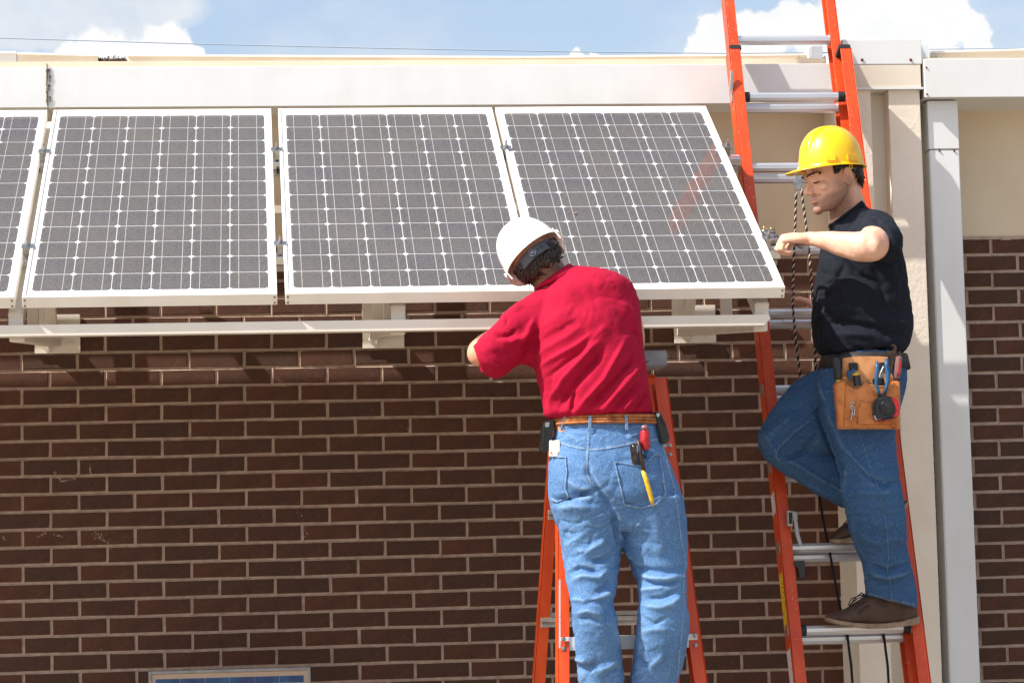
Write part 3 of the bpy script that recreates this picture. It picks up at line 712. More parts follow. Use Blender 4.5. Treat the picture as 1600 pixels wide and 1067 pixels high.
la2, lb2 = at(884, 600, 8.47), at(852, 1067, 8.78)
for y in (800, 968, 1150):
    a = on(la2, lb2+(lb2-la2), y); b = on(qa, qb, y); b.z = a.z
    m = MB(); c = (a+b)/2
    for dz in (.017, 0, -.017): m.obox(c+Vector((0, -.003+abs(dz)*.2, dz)), X1*((b.x-a.x)/2+.03), Vector((0, .004, 0)), Vector((0, 0, .0075)))
    m.build('rear_brace', m_alu_dull, ts, bevel=.001)
c1, c2 = at(872, 565, 8.36), at(1037, 563, 8.36)
m = MB(); zc_ = (c1.z+c2.z)/2; m.box((c1.x, 8.285, zc_-.026), (c2.x, 8.46, zc_+.026)); m.build('top_cap', m_capgrey, ts, bevel=.005, seg=2)
each('cap_screw', m_black, ts, [(at(q[0], q[1], 8.283), .0022, .002, .0022) for q in ((1010, 566), (1012.5, 564.5))])
pz([(873.2, 905), (875.8, 905), (875.8, 1012), (873.2, 1012)], 8.10, .002, m_label_w, 'warning_label', ts, bev=0)
# ================================================================== FIGURES: TOOLS
VC = np.array(CAM); VF, VR, VU = np.array(FW), np.array(RT), np.array(UP)
def sec(xl, yl, xr, yr, Y, hb, n=30, p=2.4, Yr=None):
    a0, a1 = at(xl, yl, Y), at(xr, yr, Yr or Y); c = (a0+a1)/2; A = (a1-a0)/2
    B = Vector((0, hb, 0)); B = (B - A.normalized()*B.dot(A.normalized())).normalized()*hb
    R = []
    for k in range(n):
        t = 2*math.pi*k/n; cc, ss = math.cos(t), math.sin(t)
        R.append(c + A*math.copysign(abs(cc)**(2/p), cc) + B*math.copysign(abs(ss)**(2/p), ss))
    return R
def loftpx(m, st, n=30, p=2.4, sub=3):
    """stations (xl,yl,xr,yr,Y,hb) joined by a smooth (Catmull-Rom) loft"""
    S_ = [np.array(s, float) for s in st]; out = []
    for i in range(len(S_)-1):
        p0, p1, p2, p3 = S_[max(i-1, 0)], S_[i], S_[i+1], S_[min(i+2, len(S_)-1)]
        for k in range(sub):
            t = k/sub; out.append(.5*((2*p1)+(-p0+p2)*t+(2*p0-5*p1+4*p2-p3)*t*t+(-p0+3*p1-3*p2+p3)*t**3))
    out.append(S_[-1])
    return m.rings([sec(*s, n=n, p=p) for s in out])
def limb(m, pts, n=16):
    """pts: (px, py, Y, radius m) smooth tapered tube with rounded ends"""
    P = [at(a, b, c) for a, b, c, _ in pts]; r = [q[3] for q in pts]; Q = []; q_ = []
    for i in range(len(P)-1):
        p0, p1, p2, p3 = P[max(i-1, 0)], P[i], P[i+1], P[min(i+2, len(P)-1)]
        for k in range(4):
            t = k/4; Q.append(.5*((2*p1)+(-p0+p2)*t+(2*p0-5*p1+4*p2-p3)*t*t+(-p0+3*p1-3*p2+p3)*t**3)); q_.append(r[i]*(1-t)+r[i+1]*t)
    Q.append(P[-1]); q_.append(r[-1]); m.tube(Q, q_, n); m.ball(P[0], r[0]*.98); m.ball(P[-1], r[-1]*.98)
def remesh(m, name, voxel, smooth=4, fac=.5):
    me = m.mesh(name+'_raw'); o = bpy.data.objects.new(name+'_raw', me); COL.objects.link(o)
    a = o.modifiers.new('r', 'REMESH'); a.mode = 'VOXEL'; a.voxel_size = voxel; a.adaptivity = 0
    b = o.modifiers.new('s', 'SMOOTH'); b.factor = fac; b.iterations = smooth
    dg = bpy.context.evaluated_depsgraph_get(); dg.update()
    out = bpy.data.meshes.new_from_object(o.evaluated_get(dg)); bpy.data.objects.remove(o); bpy.data.meshes.remove(me)
    out.name = name
    return out
def lap(me, wt, iters):
    V, N = verts_np(me); E = np.empty(len(me.edges)*2, dtype=np.int32); me.edges.foreach_get('vertices', E); E = E.reshape(-1, 2)
    cnt = np.bincount(E.ravel(), minlength=len(V))[:, None]; w = wt(V)[:, None]
    for _ in range(iters):
        A = np.stack([np.bincount(E[:, 0], V[E[:, 1], k], len(V))+np.bincount(E[:, 1], V[E[:, 0], k], len(V)) for k in range(3)], 1)/cnt
        V = V+(A-V)*.6*w
    me.vertices.foreach_set('co', V.ravel()); me.update()
def verts_np(me):
    V = np.empty(len(me.vertices)*3); me.vertices.foreach_get('co', V); V = V.reshape(-1, 3)
    N = np.empty(len(me.vertices)*3); me.vertices.foreach_get('normal', N); return V, N.reshape(-1, 3)
def proj_np(V):
    d = V-VC; z = d@VF; return 800+FPX*(d@VR)/z, 533.5-FPX*(d@VU)/z
def fold(me, folds, nz=None, seed=0):
    """push cloth along its normals: ridges and creases follow polylines; each fold = (points px, width px, height mm)"""
    V, N = verts_np(me); px, py = proj_np(V)
    face = ((V-VC)*N).sum(1) < 0.0; D = np.zeros(len(V))
    for pts, wd, h in folds:
        best = np.full(len(V), 1e9); tt = np.zeros(len(V)); n = len(pts)-1; sgn = np.zeros(len(V))
        for i in range(n):
            x0, y0 = pts[i]; x1, y1 = pts[i+1]; dx, dy = x1-x0, y1-y0; L2 = dx*dx+dy*dy
            t = np.clip(((px-x0)*dx+(py-y0)*dy)/L2, 0, 1); d = np.hypot(px-x0-t*dx, py-y0-t*dy)
            s_ = np.sign((px-x0)*dy-(py-y0)*dx)
            k = d < best; best = np.where(k, d, best); tt = np.where(k, (i+t)/n, tt); sgn = np.where(k, s_, sgn)
        tap = np.clip(np.minimum(tt, 1-tt)*4, .15, 1)
        w_ = wd*np.where(sgn > 0, .7, 1.35)
        D += np.where(face, h*.0015*tap*np.exp(-(best/w_)**2), 0)
    if nz:
        for (sc, amp, st) in nz:
            st = Vector(st)
            if amp < 0:                   # a net of thin creases where a noise crosses zero
                W = [math.exp(-(noise.noise(Vector((v[0]*sc*st.x+v[2]*sc*.35+seed, v[1]*sc*st.y, v[2]*sc*st.z-v[0]*sc*.3)))/.09)**2)*max(0, min(1, .55+noise.noise(Vector((v[0]*5+seed, v[1]*5, v[2]*5+9)))*1.6)) for v in V]
                D += np.array(W)*amp*.001; continue
            W = [noise.noise(Vector((v[0]*sc*st.x+seed, v[1]*sc*st.y, v[2]*sc*st.z))) for v in V]
            D += np.array(W)*amp*.0012
    V2 = V+N*D[:, None]; me.vertices.foreach_set('co', V2.ravel()); me.update()
    return me
def bvh_of(me): return BVHTree.FromPolygons([v.co for v in me.vertices], [p.vertices for p in me.polygons])
def cast(bvh, x, y):
    d = (at(x, y, 8)-CAM).normalized(); h = bvh.ray_cast(CAM, d)
    return (h[0], h[1]) if h[0] is not None else (None, None)
def strip(bvh, pts, wd, lift, mat, name, par, thick=.0015, step=2.0):
    """a cloth strip of width wd px lying on the surface along a polyline"""
    P = []
    for i in range(len(pts)-1):
        (x0, y0), (x1, y1) = pts[i], pts[i+1]; n = max(1, int(math.hypot(x1-x0, y1-y0)/step))
        for k in range(n): P.append((x0+(x1-x0)*k/n, y0+(y1-y0)*k/n))
    P.append(pts[-1]); rows = []
    for i, (x, y) in enumerate(P):
        a = P[max(i-1, 0)]; b = P[min(i+1, len(P)-1)]; L = math.hypot(b[0]-a[0], b[1]-a[1]) or 1
        nx, ny = -(b[1]-a[1])/L, (b[0]-a[0])/L; row = []
        for s_ in (-.5, .5):
            h, nn = cast(bvh, x+nx*wd*s_, y+ny*wd*s_)
            if h is None: row = None; break
            row.append((h, nn))
        if row: rows.append(row)
    if len(rows) < 2: return None
    m = MB(); R = []
    for (h0, n0), (h1, n1) in rows:
        R.append([h0-n0*.002, h0+n0*(lift+thick), h1+n1*(lift+thick), h1-n1*.002])
    m.rings(R); return m.build(name, mat, par, smooth='auto')
def patch(bvh, poly, lift, mat, name, par, nu=14, nv=14):
    """a patch over a 4-corner px outline, following the surface (pocket)"""
    (ax, ay), (bx, by), (cx, cy_), (dx, dy) = poly; G = []
    for j in range(nv+1):
        v = j/nv
        for i in range(nu+1):
            u = i/nu; x = (ax*(1-u)+bx*u)*(1-v)+(dx*(1-u)+cx*u)*v; y = (ay*(1-u)+by*u)*(1-v)+(dy*(1-u)+cy_*u)*v
            h, n_ = cast(bvh, x, y); G.append((h, n_))
    m = MB(); vs = []
    ok = [g for g in G if g[0] is not None]
    if len(ok) < len(G)*.6: return None
    for k, g in enumerate(G):
        if g[0] is None: G[k] = ok[min(k, len(ok)-1)]
    for k, (h, n_) in enumerate(G):
        i, j = k % (nu+1), k//(nu+1); edge = i in (0, nu) or j in (0, nv)
        vs.append(h + n_*(-.001 if edge else lift))
    fs = [(j*(nu+1)+i, j*(nu+1)+i+1, (j+1)*(nu+1)+i+1, (j+1)*(nu+1)+i) for j in range(nv) for i in range(nu)]
    m.add(vs, fs); o = m.build(name, mat, par, smooth=True, recalc=False); return o
def hand(m, wrist, fdir, back, side, curl, sc=1.0, thumb=(.5, .6, .2), spread=.0):
    """wrist point, finger direction, back-of-hand normal, side = towards the thumb; curl = per-finger bends"""
    wrist = Vector(wrist); f = Vector(fdir).normalized(); b = (Vector(back)-f*Vector(back).dot(f)).normalized(); s = f.cross(b)
    if s.dot(Vector(side)) < 0: s = -s
    R = []
    for d, w_, h_ in ((-.012, .026, .02), (.01, .030, .019), (.04, .039, .017), (.07, .042, .0145), (.086, .040, .011)):
        R.append([wrist+f*d*sc+s*math.cos(2*math.pi*k/16)*w_*sc+b*math.sin(2*math.pi*k/16)*h_*sc for k in range(16)])
    m.rings(R)
    Ls = ((.040, .024, .020), (.044, .028, .022), (.041, .026, .021), (.032, .020, .019)); offs = (.029, .0095, -.0105, -.029)
    for i in range(4):
        p = wrist+f*(.078+(.004, .008, .004, -.004)[i])*sc+s*offs[i]*sc; path = [p-f*.02*sc, p]; a = 0; c = curl[i]
        for j in range(3):
            a += c[j]; d = f*math.cos(a)-b*math.sin(a)+s*(1.5-i)*spread; p = p+d.normalized()*Ls[i][j]*sc; path.append(p)
        r_ = [.0098*sc, .0098*sc, .0088*sc, .0080*sc, .0066*sc]; m.tube(path, r_, 10); m.ball(path[-1], .0068*sc); m.ball(path[2], .0092*sc)
    p = wrist+f*.018*sc+s*.026*sc; d0 = (f*.65+s*thumb[0]-b*thumb[1]).normalized(); path = [p-f*.01*sc, p]
    p = p+d0*.042*sc; path.append(p); d1 = (d0+f*.3-b*thumb[2]-s*.35).normalized(); p = p+d1*.033*sc; path.append(p)
    d2 = (d1-s*.3-b*.1).normalized(); p = p+d2*.026*sc; path.append(p); m.tube(path, [.014*sc, .0145*sc, .0118*sc, .0102*sc, .008*sc], 10); m.ball(p, .0082*sc)
def cloth_mat(name, col, col2, fine, bstr=.5, rough=.9, sheen=.3, ns=14, weave=None, fade=None):
    m = material(name, col, rough, col2=col2, nscale=ns, bump=bstr, bscale=fine, bdetail=4, sheen=sheen, bump2=(26, .25), spec=.25)
    nt = m.node_tree; n, l = nt.nodes, nt.links; b = n['Principled BSDF']; src = b.inputs['Base Color'].links[0].from_socket
    tc = n.new('ShaderNodeTexCoord')
    if weave:                              # twill: bright and dark threads
        nz = n.new('ShaderNodeTexNoise'); nz.inputs['Scale'].default_value = 1; nz.inputs['Detail'].default_value = 2
        mp = n.new('ShaderNodeMapping'); mp.inputs['Scale'].default_value = weave; mp.inputs['Rotation'].default_value = (0, .5, 0); l.new(tc.outputs['Object'], mp.inputs[0]); l.new(mp.outputs[0], nz.inputs['Vector'])
        mr = n.new('ShaderNodeMapRange'); mr.inputs[1].default_value = .34; mr.inputs[2].default_value = .7; mr.inputs[3].default_value = 0; mr.inputs[4].default_value = .5; l.new(nz.outputs[0], mr.inputs[0])
        x = n.new('ShaderNodeMix'); x.data_type = 'RGBA'; l.new(mr.outputs[0], x.inputs[0]); l.new(src, x.inputs[6]); x.inputs[7].default_value = fade; l.new(x.outputs[2], b.inputs['Base Color']); src = x.outputs[2]
    if weave:                              # wear on raised folds
        gm = n.new('ShaderNodeNewGeometry'); mr = n.new('ShaderNodeMapRange'); mr.inputs[1].default_value = .505; mr.inputs[2].default_value = .56; mr.inputs[4].default_value = .55; l.new(gm.outputs['Pointiness'], mr.inputs[0])
        x = n.new('ShaderNodeMix'); x.data_type = 'RGBA'; l.new(mr.outputs[0], x.inputs[0]); l.new(src, x.inputs[6]); x.inputs[7].default_value = fade; l.new(x.outputs[2], b.inputs['Base Color'])
    return m
m_shirt = cloth_mat('crimson_jersey', S(172,8,52), S(158,6,45), 420, .8, ns=30, sheen=0)
m_tee = cloth_mat('navy_black_cotton', S(24,29,40), S(18,23,33), 500, .5, ns=30, sheen=0)
m_jean = cloth_mat('faded_blue_denim', S(70,116,170), S(52,98,154), 520, .5, ns=7, sheen=0, weave=(430, 430, 190), fade=S(142,170,196))
m_jean_d = cloth_mat('mid_blue_denim', S(38,78,124), S(28,64,110), 520, .5, ns=8, sheen=0, weave=(430, 430, 190), fade=S(96,126,154))
m_seam = cloth_mat('faded_denim_seam', S(134,160,190), S(80,112,150), 300, .4, ns=160)
m_seam_d = cloth_mat('mid_denim_seam', S(88,116,148), S(48,80,116), 300, .4, ns=160)
def skin_mat(name, base, red):
    m = material(name, base, .5, col2=red, nscale=16, ncontrast=(.4, .75), bump=.25, bscale=380, sss=.12, spec=.4)
    nt = m.node_tree; n, l = nt.nodes, nt.links; b = n['Principled BSDF']; src = b.inputs['Base Color'].links[0].from_socket
    at_ = n.new('ShaderNodeAttribute'); at_.attribute_name = 'stubble'
    tc = n.new('ShaderNodeTexCoord'); nz = n.new('ShaderNodeTexNoise'); nz.inputs['Scale'].default_value = 420; l.new(tc.outputs['Object'], nz.inputs['Vector'])
    mr = n.new('ShaderNodeMapRange'); mr.inputs[1].default_value = .3; mr.inputs[2].default_value = .62; mr.inputs[3].default_value = .5; l.new(nz.outputs[0], mr.inputs[0])
    mu = n.new('ShaderNodeMath'); mu.operation = 'MULTIPLY'; l.new(at_.outputs['Fac'], mu.inputs[0]); l.new(mr.outputs[0], mu.inputs[1])
    x = n.new('ShaderNodeMix'); x.data_type = 'RGBA'; l.new(mu.outputs[0], x.inputs[0]); l.new(src, x.inputs[6]); x.inputs[7].default_value = S(70,46,38); l.new(x.outputs[2], b.inputs['Base Color'])
    a2 = n.new('ShaderNodeAttribute'); a2.attribute_name = 'lip'
    y = n.new('ShaderNodeMix'); y.data_type = 'RGBA'; l.new(a2.outputs['Fac'], y.inputs[0]); l.new(x.outputs[2], y.inputs[6]); y.inputs[7].default_value = S(164,98,86); l.new(y.outputs[2], b.inputs['Base Color'])
    return m
m_skin = skin_mat('skin', S(224,178,152), S(214,158,134))
m_skin2 = skin_mat('ruddy_skin', S(214,158,126), S(200,130,104))
m_hair = material('dark_brown_hair', S(30,21,18), .55, col2=S(54,37,30), nscale=120, bump=.6, bscale=200)
m_boot = material('brown_suede', S(84,62,52), .8, col2=S(64,46,38), nscale=20, bump=.4, bscale=260)
m_sole = material('tan_rubber_sole', S(150,126,106), .75, col2=S(120,100,84), nscale=30)
m_belt = material('braided_tan_belt', S(196,122,66), .55, col2=S(140,78,38), nscale=60)
def float_attr(me, name, vals):
    a = me.attributes.new(name, 'FLOAT', 'POINT'); a.data.foreach_set('value', np.asarray(vals, dtype=np.float32))
def hardhat(name, M, mat, label, a=.112, b=.138, h=.125, peak=.045, ridge=True):
    """M: local (x lateral, -y front, z up; origin at rim centre) to world"""
    t = thing(name, M @ Vector((0, 0, 0)), label, 'hard hat')
    n, k = 120, 30; m = MB(); R = []
    def P(th, el, off=0):
        c, s_ = math.cos(th), math.sin(th); e = math.cos(el); z = math.sin(el)
        rr = e**.80 if e > 0 else 0
        x, y = a*rr*c, b*rr*s_; zz = h*(z**.95 if z > 0 else 0)
        d = 1+off
        if ridge and el > .25:           # a raised crown band edged by grooves, front to back
            g_ = math.exp(-((abs(x)-.026-.020*(1-z))/.0045)**2)*.0065*min(1, (el-.25)*4)
            bnd = .0042*(1 if abs(x) < .026+.020*(1-z) else 0)*min(1, (el-.25)*4)
            d += (bnd-g_)/a
        return Vector((x*d, y*d, zz*d))
    for i in range(k+1):
        el = (math.pi/2)*(i/k)**1.0*.999; R.append([M @ P(2*math.pi*j/n, el) for j in range(n)])
    inner = [[M @ (P(2*math.pi*j/n, (math.pi/2)*(i/10)*.99)*.965) for j in range(n)] for i in range(11)]
    # brim: flares out from the rim, long at the front
    def brim(j, u, dz):
        th = 2*math.pi*j/n; c, s_ = math.cos(th), math.sin(th); f = max(0, -s_)
        out = .009+.007*(1-abs(s_))*(peak > .042)+peak*(f**1.6); dr = -.004-.012*f**2
        base = Vector((a*c, b*s_, 0)); nrm = Vector((c/a, s_/b, 0)).normalized()
        return M @ (base+nrm*out*u+Vector((0, 0, dr*u**1.3+dz)))
    B = [[brim(j, u, 0) for j in range(n)] for u in (.35, .7, 1)]; B2 = [[brim(j, u, -.0035) for j in range(n)] for u in (1, .6, .2)]
    allr = inner[::-1] + [B2[2], B2[1], B2[0], B[2], B[1], B[0]] + R
    m.rings(allr, cap=True); o = m.build('shell', mat, t, smooth=True)
    return t, P
# ================================================================== MAN IN THE RED SHIRT
pr = thing('person', at(960, 1150, 8.05), 'man seen from behind in crimson polo shirt and faded jeans, leaning over the stepladder', 'person', None)
F_w = FW*1.0; upw = (RT*-.62 + UP*.725 + FW*.29).normalized(); fr_ = (FW - upw*FW.dot(upw)).normalized(); yl_ = -fr_; xl_ = yl_.cross(upw)
hc = at(833, 399, 8.16)
MW = Matrix(((xl_.x, yl_.x, upw.x, hc.x), (xl_.y, yl_.y, upw.y, hc.y), (xl_.z, yl_.z, upw.z, hc.z), (0, 0, 0, 1)))
m = MB()
R3 = MW.to_3x3()
m.ball(MW @ Vector((0, .0, .005)), .074, .094, .10, 20, 14, R3)
m.ball(MW @ Vector((0, -.03, -.06)), .060, .065, .06, 16, 10, R3)
for s_ in (-1, 1): m.ball(MW @ Vector((s_*.078, .005, -.035)), .009, .018, .030, 12, 8, R3)
limb(m, [(840, 412, 8.17, .055), (862, 440, 8.14, .058), (890, 470, 8.12, .065)])
loftpx(m, [(860, 448, 950, 440, 8.12, .07), (845, 480, 988, 455, 8.13, .10), (838, 530, 990, 520, 8.12, .11), (848, 590, 998, 580, 8.08, .11), (862, 650, 1012, 645, 8.05, .10),
           (868, 700, 1022, 700, 8.05, .11), (870, 760, 1050, 760, 8.05, .11), (890, 790, 1040, 795, 8.05, .07)], n=20, sub=2)
limb(m, [(865, 485, 8.12, .058), (810, 525, 8.08, .048), (757, 551, 8.06, .044), (752, 548, 8.12, .042), (762, 535, 8.25, .034), (775, 525, 8.34, .026)])
limb(m, [(965, 470, 8.12, .056), (985, 520, 8.22, .046), (980, 550, 8.30, .042), (940, 535, 8.36, .032), (905, 520, 8.38, .026)])
limb(m, [(920, 800, 8.05, .075), (922, 880, 8.04, .055), (926, 950, 8.01, .045), (934, 1010, 8.03, .045), (940, 1090, 8.07, .040), (942, 1145, 8.10, .036)])
limb(m, [(1010, 800, 8.05, .075), (1026, 880, 8.03, .055), (1037, 945, 8.01, .045), (1032, 1010, 8.03, .045), (1018, 1090, 8.07, .040), (1014, 1145, 8.10, .036)])
hand(m, at(776, 524, 8.345), (.35, .85, .25), (-.3, .2, 1), (1, 0, .2), [(.7, .9, .5)]*4)
hand(m, at(903, 519, 8.385), (-.5, .8, .2), (.2, .1, 1), (-1, 0, .2), [(.7, .9, .5)]*4)
limb(m, [(942, 1145, 8.10, .036), (941, 1160, 8.14, .035), (938, 1166, 8.22, .03)]); limb(m, [(1014, 1145, 8.10, .036), (1015, 1160, 8.14, .035), (1018, 1166, 8.22, .03)])
me = remesh(m, 'body', .0045, 3); V, N = verts_np(me); me.materials.append(m_skin2)
L_ = np.array([MW.inverted() @ Vector(v) for v in V]); 
st = np.clip((-.012-L_[:, 2])/.03, 0, 1)*np.clip((.075-L_[:, 1])/.05, 0, 1)*(L_[:, 2] > -.16); float_attr(me, 'stubble', st*.9); float_attr(me, 'lip', st*0)
put('body', me, m_skin2, pr, True)
# --- shirt
m = MB()
loftpx(m, [(858, 655, 1018, 650, 8.045, .110), (850, 647, 1020, 642, 8.04, .126), (850, 632, 1018, 622, 8.045, .130), (846, 605, 1012, 592, 8.05, .135), (836, 575, 1007, 556, 8.07, .142), (826, 545, 1003, 520, 8.09, .146),
           (822, 515, 1000, 488, 8.10, .146), (828, 488, 995, 462, 8.12, .14), (840, 464, 982, 438, 8.12, .128), (852, 448, 955, 424, 8.125, .102), (850, 444, 915, 417, 8.13, .080), (838, 450, 893, 415, 8.14, .070)], n=40, p=2.2)
loftpx(m, [(880, 440, 880, 580, 8.12, .085), (848, 449, 848, 582, 8.11, .090), (815, 468, 826, 572, 8.10, .088), (791, 487, 806, 573, 8.08, .085), (774, 506, 789, 587, 8.07, .078), (755, 523, 771, 592, 8.06, .073), (738, 541, 752, 581, 8.055, .062)], n=30, p=2.1)
loftpx(m, [(930, 435, 985, 520, 8.12, .10), (955, 432, 1000, 500, 8.15, .09), (968, 455, 1004, 540, 8.22, .075), (960, 490, 1003, 560, 8.27, .065)], n=26, p=2.1)
me = remesh(m, 'shirt', .005, 5, .6)
c5 = lambda *p: [(700+x/3.0475, 330+y/3.0475) for x, y in p]
SF = [(c5((425,745),(520,690),(610,640),(700,570)), 5, 7), (c5((400,700),(470,650),(560,600),(650,530)), 6, 4), (c5((455,800),(560,720),(660,640)), 4, -5), (c5((470,960),(500,880),(560,790),(640,700),(745,590)), 6, 10),
      (c5((520,960),(560,880),(620,800),(700,710),(750,640)), 6, -9), (c5((585,965),(590,900),(600,850)), 4, -9), (c5((600,960),(660,890),(740,800),(800,690),(850,600)), 5, 8),
      (c5((660,960),(720,880),(800,800),(870,720),(890,650)), 5, -8), (c5((720,965),(790,880),(860,800),(920,730)), 5, 7), (c5((780,965),(840,890),(920,800)), 4, -6),
      (c5((820,965),(880,890),(940,820)), 4, 6), (c5((880,965),(920,900),(950,850)), 3.5, -4), (c5((900,965),(940,900),(960,860)), 3.5, 4),
      (c5((420,770),(440,860),(455,960)), 7, 6), (c5((500,760),(480,850),(480,950)), 5, -4),
      (c5((215,565),(255,590),(295,585),(330,560)), 4, -9), (c5((225,600),(290,625),(350,600),(420,560)), 6, 7), (c5((350,650),(400,600),(440,540)), 5, -6), (c5((330,640),(370,580),(420,500)), 5, 5),
      (c5((345,720),(400,650),(430,600)), 5, -7), (c5((150,690),(220,740),(290,740)), 6, 4), (c5((170,660),(240,680),(330,650)), 7, -3), (c5((290,500),(270,550),(300,600)), 3, -3),
      (c5((440,620),(540,560),(640,500)), 6, -3), (c5((430,560),(520,500),(600,460)), 8, 2.5), (c5((780,450),(850,520),(880,600)), 8, -3), (c5((820,420),(880,470),(900,540)), 5, 3), (c5((600,320),(640,420),(600,520)), 14, -2),
      (c5((880,560),(915,600),(920,640)), 3, -4), (c5((640,700),(700,600),(760,530)), 7, 4), (c5((370,430),(300,480),(240,540)), 6, 3)]
fold(me, [(p_, w_*.85, h_*1.2) for p_, w_, h_ in SF], [(9, 3.0, (1, 1, .8)), (30, 1.0, (1.2, 1, .8)), (75, .35, (1, 1, 1)), (10, -2.2, (1.1, 1, 1)), (19, -1.3, (1.1, 1, 1))], 3)
me.materials.append(m_shirt); SHR = bvh_of(me); put('shirt', me, m_shirt, pr, True)
# collar stand
m = MB()
rr = []
for (xl, yl2, xr2, yr2, Y, hb) in ((846, 452, 900, 420, 8.135, .083), (836, 455, 893, 414, 8.14, .078), (834, 451, 889, 412, 8.14, .073), (838, 452, 888, 416, 8.14, .068), (845, 455, 892, 422, 8.14, .066)):
    rr.append(sec(xl, yl2, xr2, yr2, Y, hb, n=40, p=2.1))
m.rings(rr, cap=False); me = m.mesh('collar'); o = put('collar', me, m_shirt, pr, True)
sol = o.modifiers.new('s', 'SOLIDIFY'); sol.thickness = .003
strip(SHR, [(737, 556), (742, 566), (752, 578), (764, 588)], 1.0, .0005, m_shirt, 'sleeve_hem', pr)
strip(SHR, c5((268,498),(275,545),(300,590),(308,640)), 1.1, .0003, m_shirt, 'seam', pr)
# --- jeans
m = MB()
JT = [(868, 655, 1027, 652, 8.045, .112), (867, 668, 1029, 666, 8.045, .116), (862, 690, 1035, 692, 8.05, .130), (857, 725, 1047, 730, 8.05, .146), (857, 765, 1061, 772, 8.05, .148), (864, 800, 1067, 805, 8.055, .125), (872, 828, 1070, 832, 8.06, .095)]
loftpx(m, JT, n=44, p=2.3)
loftpx(m, [(860, 775, 972, 775, 8.04, .125), (866, 800, 974, 812, 8.04, .118), (874, 835, 971, 845, 8.05, .108), (879, 862, 968, 880, 8.05, .10), (885, 905, 964, 918, 8.03, .088), (891, 942, 958, 948, 8.01, .078), (894, 972, 964, 980, 8.01, .076),
           (898, 1010, 971, 1015, 8.03, .074), (903, 1050, 976, 1058, 8.05, .070), (908, 1100, 974, 1106, 8.07, .066), (911, 1146, 970, 1150, 8.10, .066)], n=34, p=2.2)
loftpx(m, [(962, 780, 1064, 775, 8.04, .125), (966, 812, 1070, 806, 8.04, .118), (974, 850, 1073, 842, 8.05, .108), (983, 880, 1074, 872, 8.05, .10), (995, 908, 1074, 902, 8.03, .088), (1000, 938, 1073, 936, 8.01, .078), (997, 965, 1076, 962, 8.01, .076),
           (993, 1000, 1077, 988, 8.02, .075), (989, 1030, 1070, 1026, 8.04, .072), (984, 1064, 1060, 1060, 8.06, .07), (984, 1105, 1048, 1102, 8.08, .066), (986, 1148, 1042, 1146, 8.10, .066)], n=34, p=2.2)
me = remesh(m, 'jeans', .0048, 4, .55)
c7 = lambda *p: [(820+x/3.476, 760+y/3.476) for x, y in p]
c6 = lambda *p: [(800+x/2.5, 640+y/2.5) for x, y in p]
JF = [(c7((160,85),(230,62),(300,40),(400,15)), 6, -9), (c7((170,110),(260,105),(360,115)), 9, 5), (c7((255,345),(330,350),(400,310),(440,280)), 6, 5), (c7((350,400),(420,400),(490,360)), 6, -6),
      (c7((225,480),(290,440),(360,455),(420,470)), 6, -7), (c7((240,510),(320,480),(400,490),(450,450)), 6, 6), (c7((380,570),(430,545),(480,490)), 6, -5), (c7((350,620),(420,600),(480,560)), 6, 5),
      (c7((290,640),(380,620),(470,605)), 5, -4), (c7((260,690),(340,670),(420,700)), 5, 3.5), (c7((270,720),(350,715),(430,740)), 4, -3), (c7((200,330),(260,300),(330,250)), 9, 3),
      (c7((240,610),(300,610),(350,640)), 4, 3), (c7((260,960),(330,985),(400,960)), 7, -6), (c7((380,1010),(450,980),(520,930)), 7, 5), (c7((270,930),(340,950)), 6, 4), (c7((420,1040),(480,1010),(530,980)), 5, -4),
      (c7((600,470),(680,490),(760,500),(850,480)), 6, 6), (c7((590,440),(680,455),(780,460),(880,430)), 8, -5), (c7((640,505),(720,530),(800,520),(860,500)), 4, -6), (c7((620,560),(700,550),(760,535)), 5, 5),
      (c7((640,610),(740,600),(860,545)), 5, -5), (c7((640,640),(740,655),(850,630)), 5, 4), (c7((640,700),(700,745),(780,700)), 4, -3.5), (c7((730,640),(800,625),(860,590)), 4, 4), (c7((620,790),(700,770),(800,780)), 6, 3),
      (c7((600,900),(640,960),(700,980)), 6, -4), (c7((620,1010),(700,960),(760,900)), 7, 4), (c7((540,200),(600,190),(640,220)), 9, 5), (c7((500,230),(540,330),(600,440)), 7, 4), (c7((520,330),(580,420),(640,470)), 5, -3),
      (c7((500,640),(490,760),(520,900)), 5, 4), (c7((700,200),(740,300),(720,400)), 12, 3), (c6((400,400),(410,470),(425,540)), 5, -8), (c6((295,200),(300,250),(330,300),(380,370),(410,420)), 5, -7),
      (c6((200,270),(260,300),(330,330)), 8, 4), (c6((160,350),(250,330),(330,310)), 5, -4), (c6((430,110),(500,90),(560,100)), 5, 2.5), (c6((210,90),(260,120),(300,110)), 6, 2.5), (c6((580,150),(600,230),(640,320),(660,420)), 5, 3)]
fold(me, [(p_, w_*.8, h_*1.35) for p_, w_, h_ in JF], [(8, 4.0, (1, 1, .9)), (26, 2.0, (1, 1, 1.5)), (60, .8, (1, 1, 1.2)), (11, -3.0, (.8, 1, 1.5)), (22, -1.8, (.8, 1, 1.3))], 11)
me.materials.append(m_jean); JR = bvh_of(me); put('jeans', me, m_jean, pr, True)
c6b = lambda *p: [(840+x/6.668, 640+y/6.668) for x, y in p]
